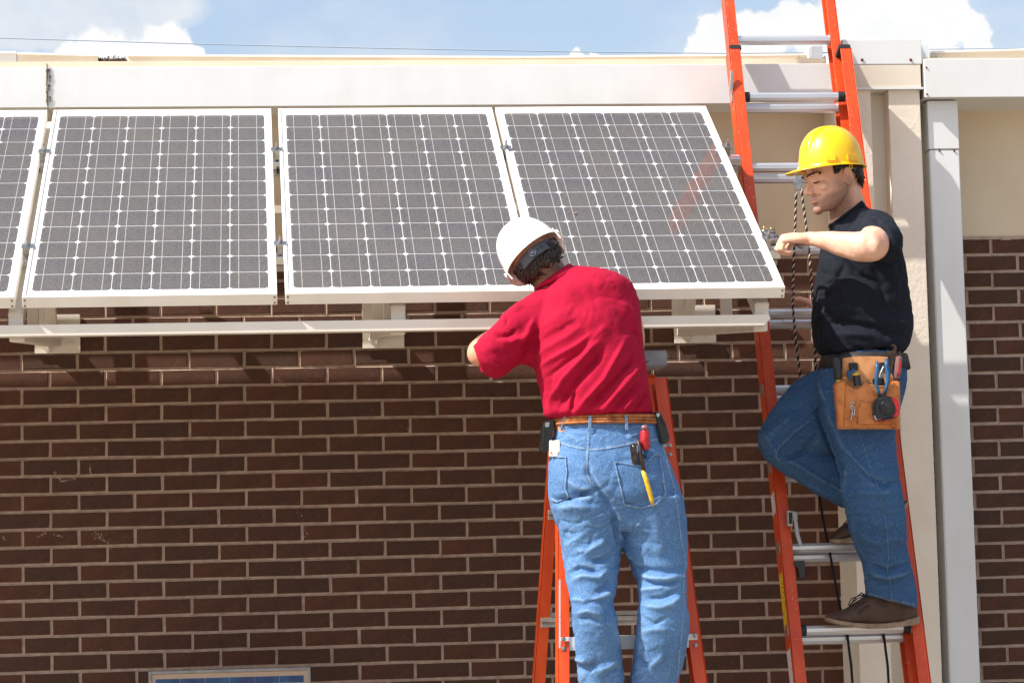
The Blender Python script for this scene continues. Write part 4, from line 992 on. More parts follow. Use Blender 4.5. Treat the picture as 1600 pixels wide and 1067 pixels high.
# yoke, seat and side seams, pockets, loops
strip(JR, c6b((235,340),(330,375),(430,395),(510,410)), 3.2, .0004, m_seam, 'yoke_seam', pr); strip(JR, c6b((510,420),(650,410),(800,385),(950,355),(1060,335),(1250,310)), 3.4, .0004, m_seam, 'yoke_seam', pr)
strip(JR, c6b((530,240),(528,320),(520,430),(515,560),(520,680),(560,760),(600,800)), 3.4, .0004, m_seam, 'seat_seam', pr)
strip(JR, c6b((1240,180),(1280,330),(1340,520),(1390,700),(1430,860)) + c7((850,300),(872,420),(860,500),(860,640),(850,800),(835,960),(825,1030)), 1.6, .0006, m_seam, 'side_seam', pr)
strip(JR, c6b((175,190),(520,160),(1225,185)), 1.6, .0005, m_seam, 'waistband_seam', pr)
pk1 = [c6b((800,545))[0], c6b((1220,475))[0], c6b((1330,890))[0], c6b((900,990))[0]]
pk2 = [c6b((112,490))[0], c6b((298,495))[0], c6b((325,905))[0], c6b((150,930))[0]]
for pk, pts in ((pk1, ((800,545),(950,570),(1090,600),(1130,560),(1210,470),(1265,475),(1330,890),(1230,985),(1080,1020),(905,990),(800,545))), (pk2, ((118,490),(298,495),(310,640),(295,820),(325,905),(215,962),(150,925)))):
    patch(JR, pk, .0032, m_jean, 'pocket', pr)
    strip(JR, c6b(*pts), 1.7, .0040, m_seam, 'pocket_stitching', pr)
# belt and loops
BR = [(867, 651.5, 1027.5, 649.5, 8.045, .1155), (866.5, 656, 1028, 654, 8.045, .117), (866, 661, 1029, 659.5, 8.045, .118), (865.5, 665.5, 1029.5, 664, 8.045, .119)]
def ringpt(u, t):
    k = u*(len(BR)-1); i = min(int(k), len(BR)-2); f = k-i; s_ = [a*(1-f)+b*f for a, b in zip(BR[i], BR[i+1])]
    a0, a1 = at(s_[0], s_[1], s_[4]), at(s_[2], s_[3], s_[4]); c = (a0+a1)/2; A = (a1-a0)/2; B = Vector((0, s_[5], 0)); cc, ss = math.cos(t), math.sin(t); p = 2.3
    return c + A*math.copysign(abs(cc)**(2/p), cc) + B*math.copysign(abs(ss)**(2/p), ss)
m = MB(); m.rings([[ringpt(u, 2*math.pi*k/60) for k in range(60)] for u in (0, .33, .66, 1)], cap=False); me = m.mesh('belt'); bl = put('belt', me, m_belt, pr, True)
so_ = bl.modifiers.new('s', 'SOLIDIFY'); so_.thickness = .003; so_.offset = 1
m = MB()
for row in range(3):
    for k in range(110):
        t = -math.pi*(k/110)-.02; du = .17; u0 = .06+row*.31; s_ = 1 if row % 2 else -1
        a = ringpt(u0 if s_ > 0 else u0+du+.1, t); b = ringpt(u0+du+.1 if s_ > 0 else u0, t-.045); c = (a+b)/2; out = Vector((math.cos(t)*.4, -1, 0)).normalized()
        m.tube([a+out*.0028, c+out*.0048, b+out*.0028], [.0016, .0024, .0016], 5)
tag(m.build('braid', m_belt, bl, smooth=True), kind='stuff')
for (x0_, y0_, x1_, y1_) in ((290, 70, 250, 215), (550, 60, 540, 220), (922, 55, 930, 212)):
    (ax, ay), (bx, by) = c6b((x0_, y0_), (x1_, y1_)); p0, p1 = at(ax, ay, 7.918), at(bx, by, 7.915)
    for p, xx in ((p0, ax), (p1, bx)):
        h, nn = cast(JR, xx, (ay+by)/2+6); 
        if h: p.y = h.y-.010
    m = MB(); p0 = at(ax, ay, p0.y); p1 = at(bx, by, p1.y); m.beam(p0, p1, X1, .0095, .0022); m.build('belt_loop', m_seam, pr, bevel=.0007)
# hair curls at the nape
m = MB(); rnd = random.Random(5)
for i in range(230):
    a = rnd.uniform(math.pi*.02, math.pi*.98); z0 = rnd.uniform(-.045, -.002)-.02*math.sin(a); base = Vector((math.cos(a)*.078, math.sin(a)*.097, z0)); pts = []
    L = rnd.uniform(.02, .042); cu = rnd.uniform(.004, .009); ph = rnd.uniform(0, 6)
    for k in range(7):
        f = k/6; rad = 1-.18*max(0, -(z0-L*f)-.03)/.05
        pts.append(MW @ Vector((base.x*rad+math.sin(ph+f*7)*cu, base.y*rad+.006+math.cos(ph+f*7)*cu, z0-L*f)))
    m.tube(pts, [.0035, .0045, .0045, .004, .0035, .0028, .001], 6)
m.build('hair', m_hair, pr, smooth=True)
# boots (below the picture)
for cx in (940, 1016):
    m = MB(); loftpx(m, [(cx-18, 1148, cx+18, 1148, 8.12, .05), (cx-20, 1160, cx+20, 1160, 8.13, .07), (cx-21, 1178, cx+21, 1178, 8.16, .13), (cx-21, 1186, cx+21, 1186, 8.16, .14)], n=24); m.build('boot', m_boot, pr, smooth='auto')
# --- white hard hat
hw, PH = hardhat('hard_hat', MW, m_hat_w, 'white hard hat tilted on the head of the man in the crimson shirt', a=.101, b=.126, h=.127, peak=.04, ridge=False)
def band(m, z0, z1, ra, rb, t0, t1, n=40, th=.003):
    R = []
    for k in range(n+1):
        t = t0+(t1-t0)*k/n; c, s_ = math.cos(t), math.sin(t); R.append([MW @ Vector((ra*c*f, rb*s_*f, z)) for f, z in ((1, z0), (1, z1), (1+th/ra, z1), (1+th/ra, z0))])
    m.rings(R)
m = MB(); band(m, -.034, -.012, .083, .104, .25, math.pi-.25); bd = m.build('head_band', m_dgrey, hw, smooth='auto')
m = MB(); band(m, -.046, -.018, .0875, .108, .95, math.pi-.95); m.build('ratchet_housing', m_dgrey, bd, smooth='auto')
kc = MW @ Vector((.0, .1105, -.030)); ko = (MW.to_3x3() @ Vector((0, 1, 0))).normalized(); m = MB(); m.tube([kc, kc+ko*.010], .0135, 12); m.tube([kc+ko*.010, kc+ko*.013], .006, 10); m.build('ratchet_knob', m_dgrey, bd, smooth='auto')
for sgn in (-1, 1):
    m = MB(); m.obox(MW @ Vector((sgn*.100, .045, -.012)), R3 @ Vector((.002, 0, 0)), R3 @ Vector((0, .012, 0)), R3 @ Vector((0, 0, .022))); m.build('suspension_tab', m_hat_w, hw, bevel=.001)
    m = MB(); m.obox(MW @ Vector((sgn*.1075, .0, .004)), R3 @ Vector((.004, 0, 0)), R3 @ Vector((0, .016, 0)), R3 @ Vector((0, 0, .007))); m.build('accessory_slot', m_hat_w, hw, bevel=.002)
# --- things in his pockets and on his belt
def yat(bvh, x, y, off, default=7.9):
    h, _ = cast(bvh, x, y); return (h.y if h else default)-off
def tool(name, lab, cat='tool'): return thing(name, CAM, lab, cat)
sd_ = thing('screwdriver', at(1009, 700, 7.88), 'red screwdriver with clear end cap standing in the back pocket of the faded jeans', 'screwdriver')
Y_ = yat(JR, 1009, 695, .020)
def fluted(name, pts, mat, par, n=18, fl=.10):
    R = []; P = [(at(x, y, Y_t), r) for x, y, Y_t, r in pts]
    d = (P[-1][0]-P[0][0]).normalized(); e = d.orthogonal().normalized(); q = d.cross(e)
    for p, r in P: R.append([p+e*math.cos(2*math.pi*k/n)*r*(1-(fl if k % 3 == 0 else 0))+q*math.sin(2*math.pi*k/n)*r*(1-(fl if k % 3 == 0 else 0)) for k in range(n)])
    return MB().rings(R).build(name, mat, par, smooth='auto')
fluted('handle', [(1007.5, 672.5, Y_, .013), (1007.8, 676, Y_, .0155), (1008, 688, Y_, .0160), (1008.4, 699, Y_, .0155), (1008.6, 703, Y_, .010)], m_red, sd_)
m = MB(); m.ball(at(1007.3, 668, Y_), .0118, .0118, .0095, 16, 8); m.build('end_cap', m_clear, sd_, smooth=True)
m = MB(); m.tube([at(1008.6, 702, Y_), at(1009.2, 712, Y_+.006), at(1009.6, 720, Y_+.012)], [.0075, .0078, .007], 12); m.build('ferrule', m_blue, sd_, smooth=True)
kn = thing('folding_tool', at(988, 700, 7.9), 'dark brown steel folding tool beside the red screwdriver in the back pocket', 'tool'); Y2 = yat(JR, 990, 715, .012)
m = MB(); ps = [(984.5, 696), (987, 692.5), (992.5, 692), (994.5, 695), (996.5, 724), (989, 727)]; m.poly([at(x, y, Y2) for x, y in ps], (0, .012, 0)); m.build('handle', m_steel, kn, bevel=.003, seg=2)
m = MB(); m.ball(at(989.5, 697, Y2-.001), .0035, .002, .0035, 10, 6); m.build('pivot', m_galv, kn, smooth=True)
pl = thing('pliers', at(1005, 730, 7.86), 'pliers with one dark and one bright yellow handle hooked over the back pocket', 'pliers'); Y3 = yat(JR, 1003, 728, .018)
m = MB(); m.tube([at(996, 686, Y3), at(1000, 700, Y3-.004), at(1003, 718, Y3-.004), at(1006, 736, Y3)], [.004, .0055, .0065, .0062], 10); m.tube([at(999, 690, Y3+.01), at(1000, 708, Y3+.012), at(1001, 725, Y3+.012)], .005, 8); m.build('dark_handle', m_steel, pl, smooth=True)
m = MB(); m.tube([at(1004.5, 735, Y3), at(1009, 748, Y3-.003), at(1014, 765, Y3-.002), at(1018, 780, Y3), at(1020, 789, Y3+.003)], [.0062, .0075, .0078, .0066, .0048], 12); m.build('yellow_handle', m_yellow, pl, smooth=True)
mk = thing('folded_rule', at(866, 700, 7.95), 'off white folding tool poking out of the other back pocket beside the belt case', 'tool'); Y4 = yat(JR, 868, 712, .010)
for i, ps in enumerate([[(858.5, 689), (861, 687), (866, 690), (866, 713), (858, 713)], [(864, 688), (874, 687), (875.5, 691), (875, 713), (865, 713)]]):
    m = MB(); m.poly([at(x, y, Y4-i*.005) for x, y in ps], (0, .006, 0)); m.build('leaf', m_frame, mk, bevel=.0015)
m = MB(); m.ball(at(872.5, 708, Y4-.007), .0035, .002, .0035); m.ball(at(861.5, 707, Y4-.002), .003, .002, .003); m.build('rivet', m_brass, mk, smooth=True)
def case(lab, pts, Y, th, win, clip):
    t = thing('belt_case', at(pts[0][0], pts[0][1], Y), lab, 'case')
    m = MB(); m.poly([at(x, y, Y) for x, y in pts], (0, th, 0)); b_ = m.build('body', m_blackp, t, bevel=.004, seg=3)
    m = MB(); m.poly([at(x, y, Y-.0015) for x, y in win], (0, .004, 0)); m.build('window', m_chrome, t, bevel=.0008)
    m = MB(); m.poly([at(x, y, Y-.006) for x, y in clip], (0, .005, 0)); m.build('clip', m_black, t, bevel=.002, seg=2)
case('black belt case on the waist nearest the white folding tool', [(851, 657), (866, 655), (866, 668), (857, 706), (844, 704), (847, 672)], 8.0, .05, [(853, 660), (859, 659), (858, 667), (852.5, 667)], [(848, 668), (852, 667), (849, 700), (845.5, 699)])
case('black belt case on the waist in front of the stepladder rail', [(1022, 643), (1031, 642), (1040, 660), (1047, 684), (1044, 692), (1034, 694), (1029, 672)], 7.97, .05, [(1025, 647), (1030, 645), (1032, 650), (1027, 652)], [(1030, 647), (1037, 656), (1042, 664), (1039, 667), (1033, 658)])
# ================================================================== MAN IN THE BLACK T-SHIRT
pb = thing('person', at(1370, 985, 8.88), 'man in profile in black T-shirt and blue jeans, one knee raised on the extension ladder', 'person')
Fh = Vector((-.96, -.26, -.16)).normalized(); zh = (Vector((-.04, .02, 1))-Fh*Vector((-.04, .02, 1)).dot(Fh)).normalized(); yh = -Fh; xh = yh.cross(zh)
h0 = at(1301, 282, 8.80); HS = 1.05
MH = Matrix(((xh.x*HS, yh.x*HS, zh.x*HS, h0.x), (xh.y*HS, yh.y*HS, zh.y*HS, h0.y), (xh.z*HS, yh.z*HS, zh.z*HS, h0.z), (0, 0, 0, 1))); H3 = MH.to_3x3()
H = lambda x, y, z: MH @ Vector((x, y, z))
m = MB()
m.ball(H(0, .012, .040), .074, .096, .088, 24, 16, H3)
R = []
for z, yf, yb, wx in ((.060, -.078, .07, .066), (.030, -.084, .08, .068), (.012, -.083, .075, .067), (-.010, -.080, .065, .0665), (-.030, -.080, .05, .066), (-.050, -.080, .035, .060), (-.068, -.082, .02, .052), (-.085, -.081, -.002, .042), (-.098, -.076, -.02, .030)):
    ring = []
    for k in range(32):
        t = 2*math.pi*k/32; c, s_ = math.cos(t), math.sin(t); p = 2.5; cx = math.copysign(abs(c)**(2/p), c)*wx; sy_ = math.copysign(abs(s_)**(2/p), s_)
        yc, hy = (yf+yb)/2, (yb-yf)/2; ring.append(H(cx*(1-.16*max(0, -sy_)), yc+hy*sy_, z))
    R.append(ring)
m.rings(R)
m.tube([H(0, -.080, .018), H(0, -.090, -.002), H(0, -.100, -.018), H(0, -.105, -.028)], [.0075, .0070, .0080, .0088], 14); m.ball(H(0, -.1045, -.029), .0092, .0098, .0085, 14, 10, H3)
for s_ in (-1, 1):
    m.ball(H(s_*.0100, -.093, -.0325), .0068, .0095, .0062, 12, 8, H3)
    m.tube([H(s_*.010, -.088, .024), H(s_*.030, -.086, .028), H(s_*.050, -.072, .022)], [.0085, .0095, .008], 10)
    m.ball(H(s_*.043, -.060, -.020), .018, .018, .016, 14, 8, H3)
    m.ball(H(s_*.074, .016, -.006), .0075, .0165, .030, 16, 10, H3 @ Matrix.Rotation(.22, 3, 'X'))
    m.ball(H(s_*.080, .024, .004), .006, .012, .020, 14, 8, H3 @ Matrix.Rotation(s_*.5, 3, 'Z'))
m.ball(H(0, -.0845, -.0535), .022, .0095, .0048, 16, 8, H3); m.ball(H(0, -.083, -.0635), .019, .0098, .0058, 16, 8, H3); m.ball(H(0, -.073, -.089), .026, .0155, .017, 16, 8, H3)
for s_ in (-1, 1):
    m.tube([H(s_*(.083+.002*math.sin(q_)), .015+.0155*math.cos(q_), -.003+.029*math.sin(q_)) for q_ in [(-.9+3.9*k/14) for k in range(15)]], .0036, 8)
# neck, torso, arms
limb(m, [(1322, 298, 8.82, .056), (1321, 318, 8.83, .060), (1327, 345, 8.85, .068)])
limb(m, [(1328, 300, 8.82, .038), (1334, 325, 8.85, .045)])
loftpx(m, [(1300, 348, 1350, 335, 8.85, .08), (1296, 375, 1380, 365, 8.86, .14), (1285, 420, 1400, 420, 8.87, .14), (1285, 480, 1408, 480, 8.87, .14), (1295, 535, 1400, 535, 8.86, .12), (1297, 600, 1395, 600, 8.86, .12)], n=22, sub=2)
limb(m, [(1358, 356, 8.76, .056), (1366, 372, 8.62, .054), (1363, 383, 8.52, .0570), (1345, 385, 8.53, .0520), (1322, 382, 8.56, .0440), (1296, 377, 8.60, .0350), (1274, 374, 8.635, .0260), (1262, 373, 8.65, .0250)])
hand(m, at(1261, 372.5, 8.652), (-1, .22, .04), (.08, -.40, 1), (0, 1, 0), [(1.15, 1.25, .7), (1.15, 1.3, .7), (1.2, 1.3, .7), (1.25, 1.3, .7)], sc=1.0)
limb(m, [(1350, 365, 8.98, .055), (1330, 430, 9.06, .046), (1310, 480, 9.14, .042), (1295, 485, 9.28, .034), (1284, 490, 9.42, .027)])
hand(m, at(1283, 492, 9.44), (-1, .08, -.12), (0, 1, .25), (0, 0, 1), [(.35, .5, .4)]*4, sc=1.0, thumb=(.8, .0, .0))
limb(m, [(1345, 600, 8.80, .085), (1350, 680, 8.79, .075), (1362, 765, 8.77, .055), (1375, 830, 8.80, .05), (1390, 900, 8.87, .034), (1396, 945, 8.905, .024)])
limb(m, [(1300, 610, 8.95, .08), (1250, 650, 8.97, .07), (1210, 690, 8.99, .052), (1240, 712, 9.0, .05), (1300, 745, 9.01, .045), (1375, 778, 9.03, .036), (1392, 786, 9.03, .034)])
me = remesh(m, 'body', .0036, 2, .45); MI = MH.inverted()
def wt_(V):
    L = (V-np.array(h0)); near_ = (np.linalg.norm(L, axis=1) < .15); px, py = proj_np(V); hd = (px < 1258) & (py < 400) | ((px < 1280) & (py > 465) & (py < 525))
    return np.where(near_ | hd, .05, 1.0)
lap(me, wt_, 14)
fold(me, [([(1373, 374), (1370, 388), (1364, 400)], 6, 3.2), ([(1268, 367), (1300, 366), (1345, 366)], 5, 1.4), ([(1262, 364), (1264, 373), (1263, 382)], 1.6, -1.6), ([(1265.5, 364), (1267, 374), (1266, 383)], 1.4, -1.2), ([(1290, 389), (1320, 399), (1350, 406)], 6, 1.8),
          ([(1350, 362), (1358, 372), (1352, 384)], 7, -2.0), ([(1300, 380), (1330, 388)], 9, -1.0), ([(1228, 360), (1245, 366), (1258, 370)], 2.5, 1.2), ([(1224, 366), (1240, 372), (1256, 376)], 2.5, 1.2)], [(30, 1.0, (1, 1, 1)), (90, .35, (1, 1, 1))], 7); V, N = verts_np(me)
L_ = np.array([MI @ Vector(v) for v in V]); x_, y_, z_ = L_[:, 0], L_[:, 1], L_[:, 2]
near = (np.abs(x_) < .12) & (np.abs(y_) < .16) & (z_ > -.14) & (z_ < .15)
N_l = np.array(H3.transposed() @ Matrix.Identity(3)).astype(float)
D = np.zeros(len(V))
front = y_ < -.03
def bump_(cx, cy__, cz, rx, ry, rz, h): 
    return np.where(near, h*np.exp(-(((x_-cx)/rx)**2+((y_-cy__)/ry)**2+((z_-cz)/rz)**2)), 0)
for s_ in (-1, 1):
    D += bump_(s_*.032, -.080, .006, .014, .03, .010, -.0075) + bump_(s_*.033, -.080, -.001, .012, .03, .006, .0022)      # socket and lid
    D += bump_(s_*.022, -.088, -.034, .006, .02, .012, -.0025) + bump_(s_*.028, -.08, -.05, .006, .02, .014, -.002)        # nostril wing, fold
    D += bump_(s_*.083, .016, -.002, .012, .0075, .015, -.009)                                                            # ear hollow
    D += bump_(s_*.055, -.04, -.055, .02, .03, .02, -.003)
D += bump_(0, -.09, -.0585, .020, .02, .0020, -.0035) + bump_(0, -.088, -.073, .016, .02, .006, -.0035) + bump_(0, -.09, -.045, .005, .02, .006, -.0015) + bump_(0, -.09, .012, .010, .02, .009, -.0035)
V = V+N*D[:, None]; me.vertices.foreach_set('co', V.ravel()); me.update()
jaw = np.clip((-.028-z_+np.clip((y_+.03)*.35, -.03, .05))/.022, 0, 1)*near*np.clip((.05-y_)/.03, 0, 1)
must = np.clip(1-np.abs(z_+.045)/.010, 0, 1)*(y_ < -.07)*(np.abs(x_) < .035)
cheek = ((np.abs(x_) > .038) & (z_ < .01) & (y_ < .03))*np.clip((.02-z_)/.04, 0, 1)*np.clip((y_+.055)/.04, 0, 1)*near*.8
lipm = ((np.abs(z_+.0585) < .010*(1-(np.abs(x_)/.026)**2)) & (y_ < -.078) & near).astype(float)
float_attr(me, 'stubble', np.clip(np.maximum(np.maximum(jaw, must), cheek)*(z_ > -.125)-lipm, 0, 1)*.75); float_attr(me, 'lip', lipm*.45)
me.materials.append(m_skin); put('body', me, m_skin, pb, True); FB = bvh_of(me)
# brows, lids, hair
for s_ in (-1, 1):
    m = MB()
    for i in range(46):
        f = i/45; x = s_*(.012+.042*f); y = -.099+.030*f**1.8; z = .023+.006*math.sin(f*2.4)-.004*f
        p = H(x, y-.001, z+random.uniform(-.003, .003)); q = H(x+s_*.006, y+.001, z+.001+random.uniform(-.002, .002)); m.tube([p, q], [.0022, .0012], 4)
    m.build('eyebrow', m_hair, pb)
    m = MB(); P_ = [(s_*(.020+.026*k/6), -.0835+.012*(k/6)**2, -.001-.0035*math.sin(k/6*3.14)) for k in range(7)]
    P_ = [H(a, b-.0015, c) for a, b, c in P_]; m.tube(P_, [.0010, .0022, .0027, .0028, .0027, .0020, .0010], 6); m.build('eyelash', m_hair, pb, smooth=True)
def zlow(t):
    y = math.sin(t)*.096+.012
    if y < -.012: return .012
    if y < .040: return .012+.022*math.sin((y+.012)/.052*math.pi)
    return .012-.046*min(1, (y-.040)/.045)
m = MB(); G = []; nt_, nz_ = 56, 12
for i in range(nt_+1):
    t = math.radians(-24+228*i/nt_); zl = zlow(t)
    for j in range(nz_+1):
        z = .065+(zl-.065)*j/nz_; k = 1.02 if z > .0 else 1.02-4.2*(-z)
        sk = math.sqrt(max(.05, 1-((z-.040)/.105)**2)) if z > .04 else 1
        n_ = noise.noise(Vector((t*14, z*220, 3)))*.0018; G.append(H((.0755*k*sk+n_)*math.cos(t), .012+(.098*k*sk+n_)*math.sin(t), z))
m.add(G, [(i*(nz_+1)+j, (i+1)*(nz_+1)+j, (i+1)*(nz_+1)+j+1, i*(nz_+1)+j+1) for i in range(nt_) for j in range(nz_)])
rn2 = random.Random(9)
for _ in range(500):
    t = math.radians(rn2.uniform(-24, 204)); z = zlow(t)+rn2.uniform(-.004, .03); k = 1.02 if z > 0 else 1.02-4.2*(-z)
    p = Vector((.0765*k*math.cos(t), .012+.099*k*math.sin(t), z)); q = p+Vector((math.cos(t)*.0016, math.sin(t)*.0016+.001, -rn2.uniform(.004, .008)*HS)); m.tube([H(*p), H(*q)], [.0011, .0004], 3)
m.build('hair', m_hair, pb, smooth=True)
# nape strap of the hat
# --- t-shirt
m = MB()
loftpx(m, [(1301, 351, 1345, 317, 8.84, .066), (1297, 357, 1355, 326, 8.845, .086), (1292, 366, 1368, 337, 8.85, .125), (1287, 380, 1386, 354, 8.86, .168), (1282, 402, 1400, 385, 8.865, .185), (1277, 430, 1410, 423, 8.87, .185), (1273, 465, 1419, 462, 8.87, .180),
           (1271, 500, 1424, 495, 8.87, .175), (1273, 528, 1424, 520, 8.865, .17), (1280, 548, 1418, 542, 8.86, .165), (1291, 556, 1408, 554, 8.86, .155)], n=44, p=2.3)
limb(m, [(1356, 362, 8.78, .082), (1369, 366, 8.68, .078), (1377, 375, 8.60, .072), (1380, 380, 8.57, .068)], n=24)
limb(m, [(1350, 365, 8.96, .08), (1338, 395, 9.03, .07)], n=20)
me = remesh(m, 'shirt', .0048, 5, .6)
c9 = lambda *p: [(1150+x/2.807, 180+y/2.807) for x, y in p]
TF = [(c9((480,640),(540,700),(640,740)), 6, -6), (c9((430,740),(520,720),(600,760),(640,800)), 7, 5), (c9((380,760),(440,720),(480,650)), 6, -5), (c9((600,640),(640,740),(650,850)), 8, -5), (c9((660,600),(700,720),(720,850)), 8, 5),
      (c9((350,890),(400,860),(470,850),(560,850)), 7, 6), (c9((380,920),(470,900),(560,920),(620,930)), 6, -7), (c9((420,960),(520,960),(620,970)), 6, 5), (c9((560,900),(660,960),(740,950)), 6, -5),
      (c9((400,1000),(440,1030),(480,1020)), 4, 6), (c9((480,1010),(580,1040),(700,1020)), 5, -5), (c9((640,880),(700,920),(760,900)), 7, 4), (c9((480,470),(520,430),(570,410)), 4, 4), (c9((490,500),(530,450),(590,430)), 4, -4),
      (c9((560,480),(620,450),(680,500)), 4, 4), (c9((430,620),(440,700),(435,760)), 3, 2), (c9((365,690),(440,700)), 4, -3), (c9((420,470),(470,500),(480,600)), 7, 4), (c9((680,520),(720,620),(760,780)), 7, 4), (c9((590,450),(650,480),(680,560)), 5, -4),
      (c9((350,800),(400,790),(460,760)), 6, -4), (c9((370,860),(360,940),(370,1000)), 7, -6), (c9((400,880),(400,960),(420,1010)), 5, 5)]
fold(me, [(p_, w_*.85, h_*1.3) for p_, w_, h_ in TF], [(9, 5.0, (1, 1, .9)), (28, 1.8, (1, 1, 1.2)), (80, .4, (1, 1, 1)), (9, -2.6, (1, 1, 1)), (18, -1.5, (1, 1, 1))], 21)
me.materials.append(m_tee); TB = bvh_of(me); put('shirt', me, m_tee, pb, True)
m = MB(); rr = [sec(1296, 356, 1350, 320, 8.84, .079, n=40), sec(1296, 351, 1345, 314, 8.84, .073, n=40), sec(1299, 351, 1342, 317, 8.84, .067, n=40), sec(1301, 356, 1344, 324, 8.84, .065, n=40)]
m.rings(rr, cap=False); o = put('neckband', m.mesh('neckband'), m_tee, pb, True); so_ = o.modifiers.new('s', 'SOLIDIFY'); so_.thickness = .003
patch(TB, [(1281, 397), (1303, 399), (1306, 433), (1280, 438)], .0025, m_tee, 'chest_pocket', pb, 10, 10)
# --- jeans
m = MB()
BT = [(1290, 552, 1410, 552, 8.86, .148), (1285, 566, 1413, 566, 8.86, .152), (1275, 588, 1415, 590, 8.86, .156), (1268, 612, 1410, 618, 8.86, .150), (1275, 640, 1402, 650, 8.84, .12)]
loftpx(m, BT, n=40, p=2.3)
loftpx(m, [(1278, 612, 1410, 612, 8.80, .105), (1284, 650, 1402, 650, 8.79, .10), (1296, 690, 1396, 690, 8.785, .094), (1309, 730, 1400, 730, 8.78, .088), (1316, 768, 1408, 764, 8.77, .08), (1321, 800, 1414, 796, 8.78, .078), (1334, 835, 1417, 832, 8.80, .074),
           (1345, 868, 1419, 862, 8.83, .070), (1349, 895, 1425, 890, 8.85, .068), (1352, 915, 1431, 914, 8.88, .070), (1354, 931, 1433, 950, 8.89, .070)], n=34, p=2.2)
loftpx(m, [(1285, 572, 1330, 700, 8.93, .10), (1262, 583, 1300, 705, 8.95, .095), (1238, 600, 1270, 712, 8.965, .09), (1214, 628, 1240, 718, 8.975, .082), (1196, 655, 1214, 718, 8.985, .07), (1184, 680, 1192, 706, 8.99, .045)], n=30, p=2.1)
loftpx(m, [(1184, 682, 1190, 708, 8.99, .045), (1206, 668, 1200, 722, 8.99, .066), (1232, 672, 1222, 738, 8.995, .072), (1262, 684, 1250, 753, 9.0, .070), (1292, 700, 1282, 774, 9.005, .068), (1325, 722, 1316, 792, 9.01, .064), (1360, 742, 1350, 800, 9.02, .058), (1392, 756, 1386, 800, 9.03, .052)], n=30, p=2.1)
me = remesh(m, 'jeans', .0048, 4, .55)
c8 = lambda *p: [(1150+x/1.95, 520+y/1.95) for x, y in p]
KF = [(c8((235,185),(255,260),(300,370),(330,450)), 6, -8), (c8((270,180),(290,260),(330,350),(400,440),(440,468)), 8, 6), (c8((330,360),(400,440),(450,465),(495,450)), 5, -7), (c8((350,480),(420,490),(490,480)), 8, 4), (c8((240,255),(180,300),(125,355),(125,385)), 4, 4),
      (c8((240,350),(190,375),(130,395)), 5, -8), (c8((130,380),(190,400),(250,440),(325,480)), 4, 4), (c8((180,240),(130,290),(90,330)), 8, 4), (c8((250,300),(230,340),(200,360)), 6, -5), (c8((235,150),(240,200),(260,240)), 5, -5), (c8((255,140),(265,180),(280,210)), 4, 5),
      (c8((400,730),(460,745),(540,725)), 5, 6), (c8((390,700),(460,725),(530,700)), 5, -7), (c8((385,750),(440,765),(500,755)), 4, -4), (c8((360,600),(430,640),(510,620)), 8, 3), (c8((350,560),(370,640),(400,700)), 6, 3), (c8((470,300),(490,380),(500,440)), 6, 4),
      (c8((340,400),(330,450),(330,520)), 6, 4), (c8((150,180),(200,160),(240,130)), 6, -3), (c8((80,300),(110,340),(130,380)), 7, 4), (c8((160,420),(240,470),(310,510)), 6, 3), (c8((430,540),(480,560),(520,540)), 7, -3)]
fold(me, [(p_, w_*.8, h_*1.35) for p_, w_, h_ in KF], [(8, 5.0, (1, 1, .9)), (24, 2.4, (1, 1, 1.5)), (60, .8, (1, 1, 1.2)), (11, -3.2, (.8, 1, 1.5)), (22, -1.8, (.8, 1, 1.3))], 31)
me.materials.append(m_jean_d); JB = bvh_of(me); put('jeans', me, m_jean_d, pb, True)
strip(JB, c8((375,300),(400,380),(430,468),(445,520),(460,600),(465,680),(460,728),(470,760),(475,805)), 1.5, .0007, m_seam_d, 'side_seam', pb)
strip(JB, c8((240,258),(180,300),(130,350),(120,375),(135,392)), 1.5, .0006, m_seam_d, 'inner_seam', pb); strip(JB, c8((170,395),(215,420),(270,450),(322,482)), 1.5, .0006, m_seam_d, 'inner_seam', pb)
strip(JB, c8((405,792),(470,812),(545,826)), 2.6, .0008, m_seam_d, 'hem', pb); strip(JB, c8((510,190),(490,205)), 1.2, .0005, m_seam_d, 'pocket_edge', pb)
# --- boots
def boot(st, sole, Y, par, laces):
    m = MB(); R = []
    for (x, yt, yb, hb) in st:
        a, b = at(x, yt, Y), at(x, yb, Y); c = (a+b)/2; A = (a-b)/2; ring = []
        for k in range(26):
            t = 2*math.pi*k/26; cc, ss = math.cos(t), math.sin(t); f = 1-.25*max(0, ss)
            ring.append(c + A*math.copysign(abs(ss)**.8, ss) + Vector((0, hb, 0))*math.copysign(abs(cc)**.85, cc)*f)
        R.append(ring)
    m.rings(R); me = remesh(m, 'boot', .004, 3); fold(me, [], [(40, 1.2, (1, 1, 1))], 4); me.materials.append(m_boot); bo = put('boot', me, m_boot, par, True)
    m = MB(); R = []
    for (x, yt, yb, hb) in sole:
        a, b = at(x, yt, Y), at(x, yb, Y); R.append([a+Vector((0, -hb, 0)), a+Vector((0, hb, 0)), b+Vector((0, hb, 0)), b+Vector((0, -hb, 0))])
    m.rings(R); m.build('sole', m_sole, bo, bevel=.002, seg=2)
    bb = bvh_of(me)
    for ln in laces:
        P = []
        for (x, y, l) in ln:
            h, n_ = cast(bb, x, y); p = (h+n_*.003) if h else at(x, y, Y-.03); P.append(p+UP*l)
        MB().tube(P, .0022, 6).build('lace', m_black, bo, smooth=True)
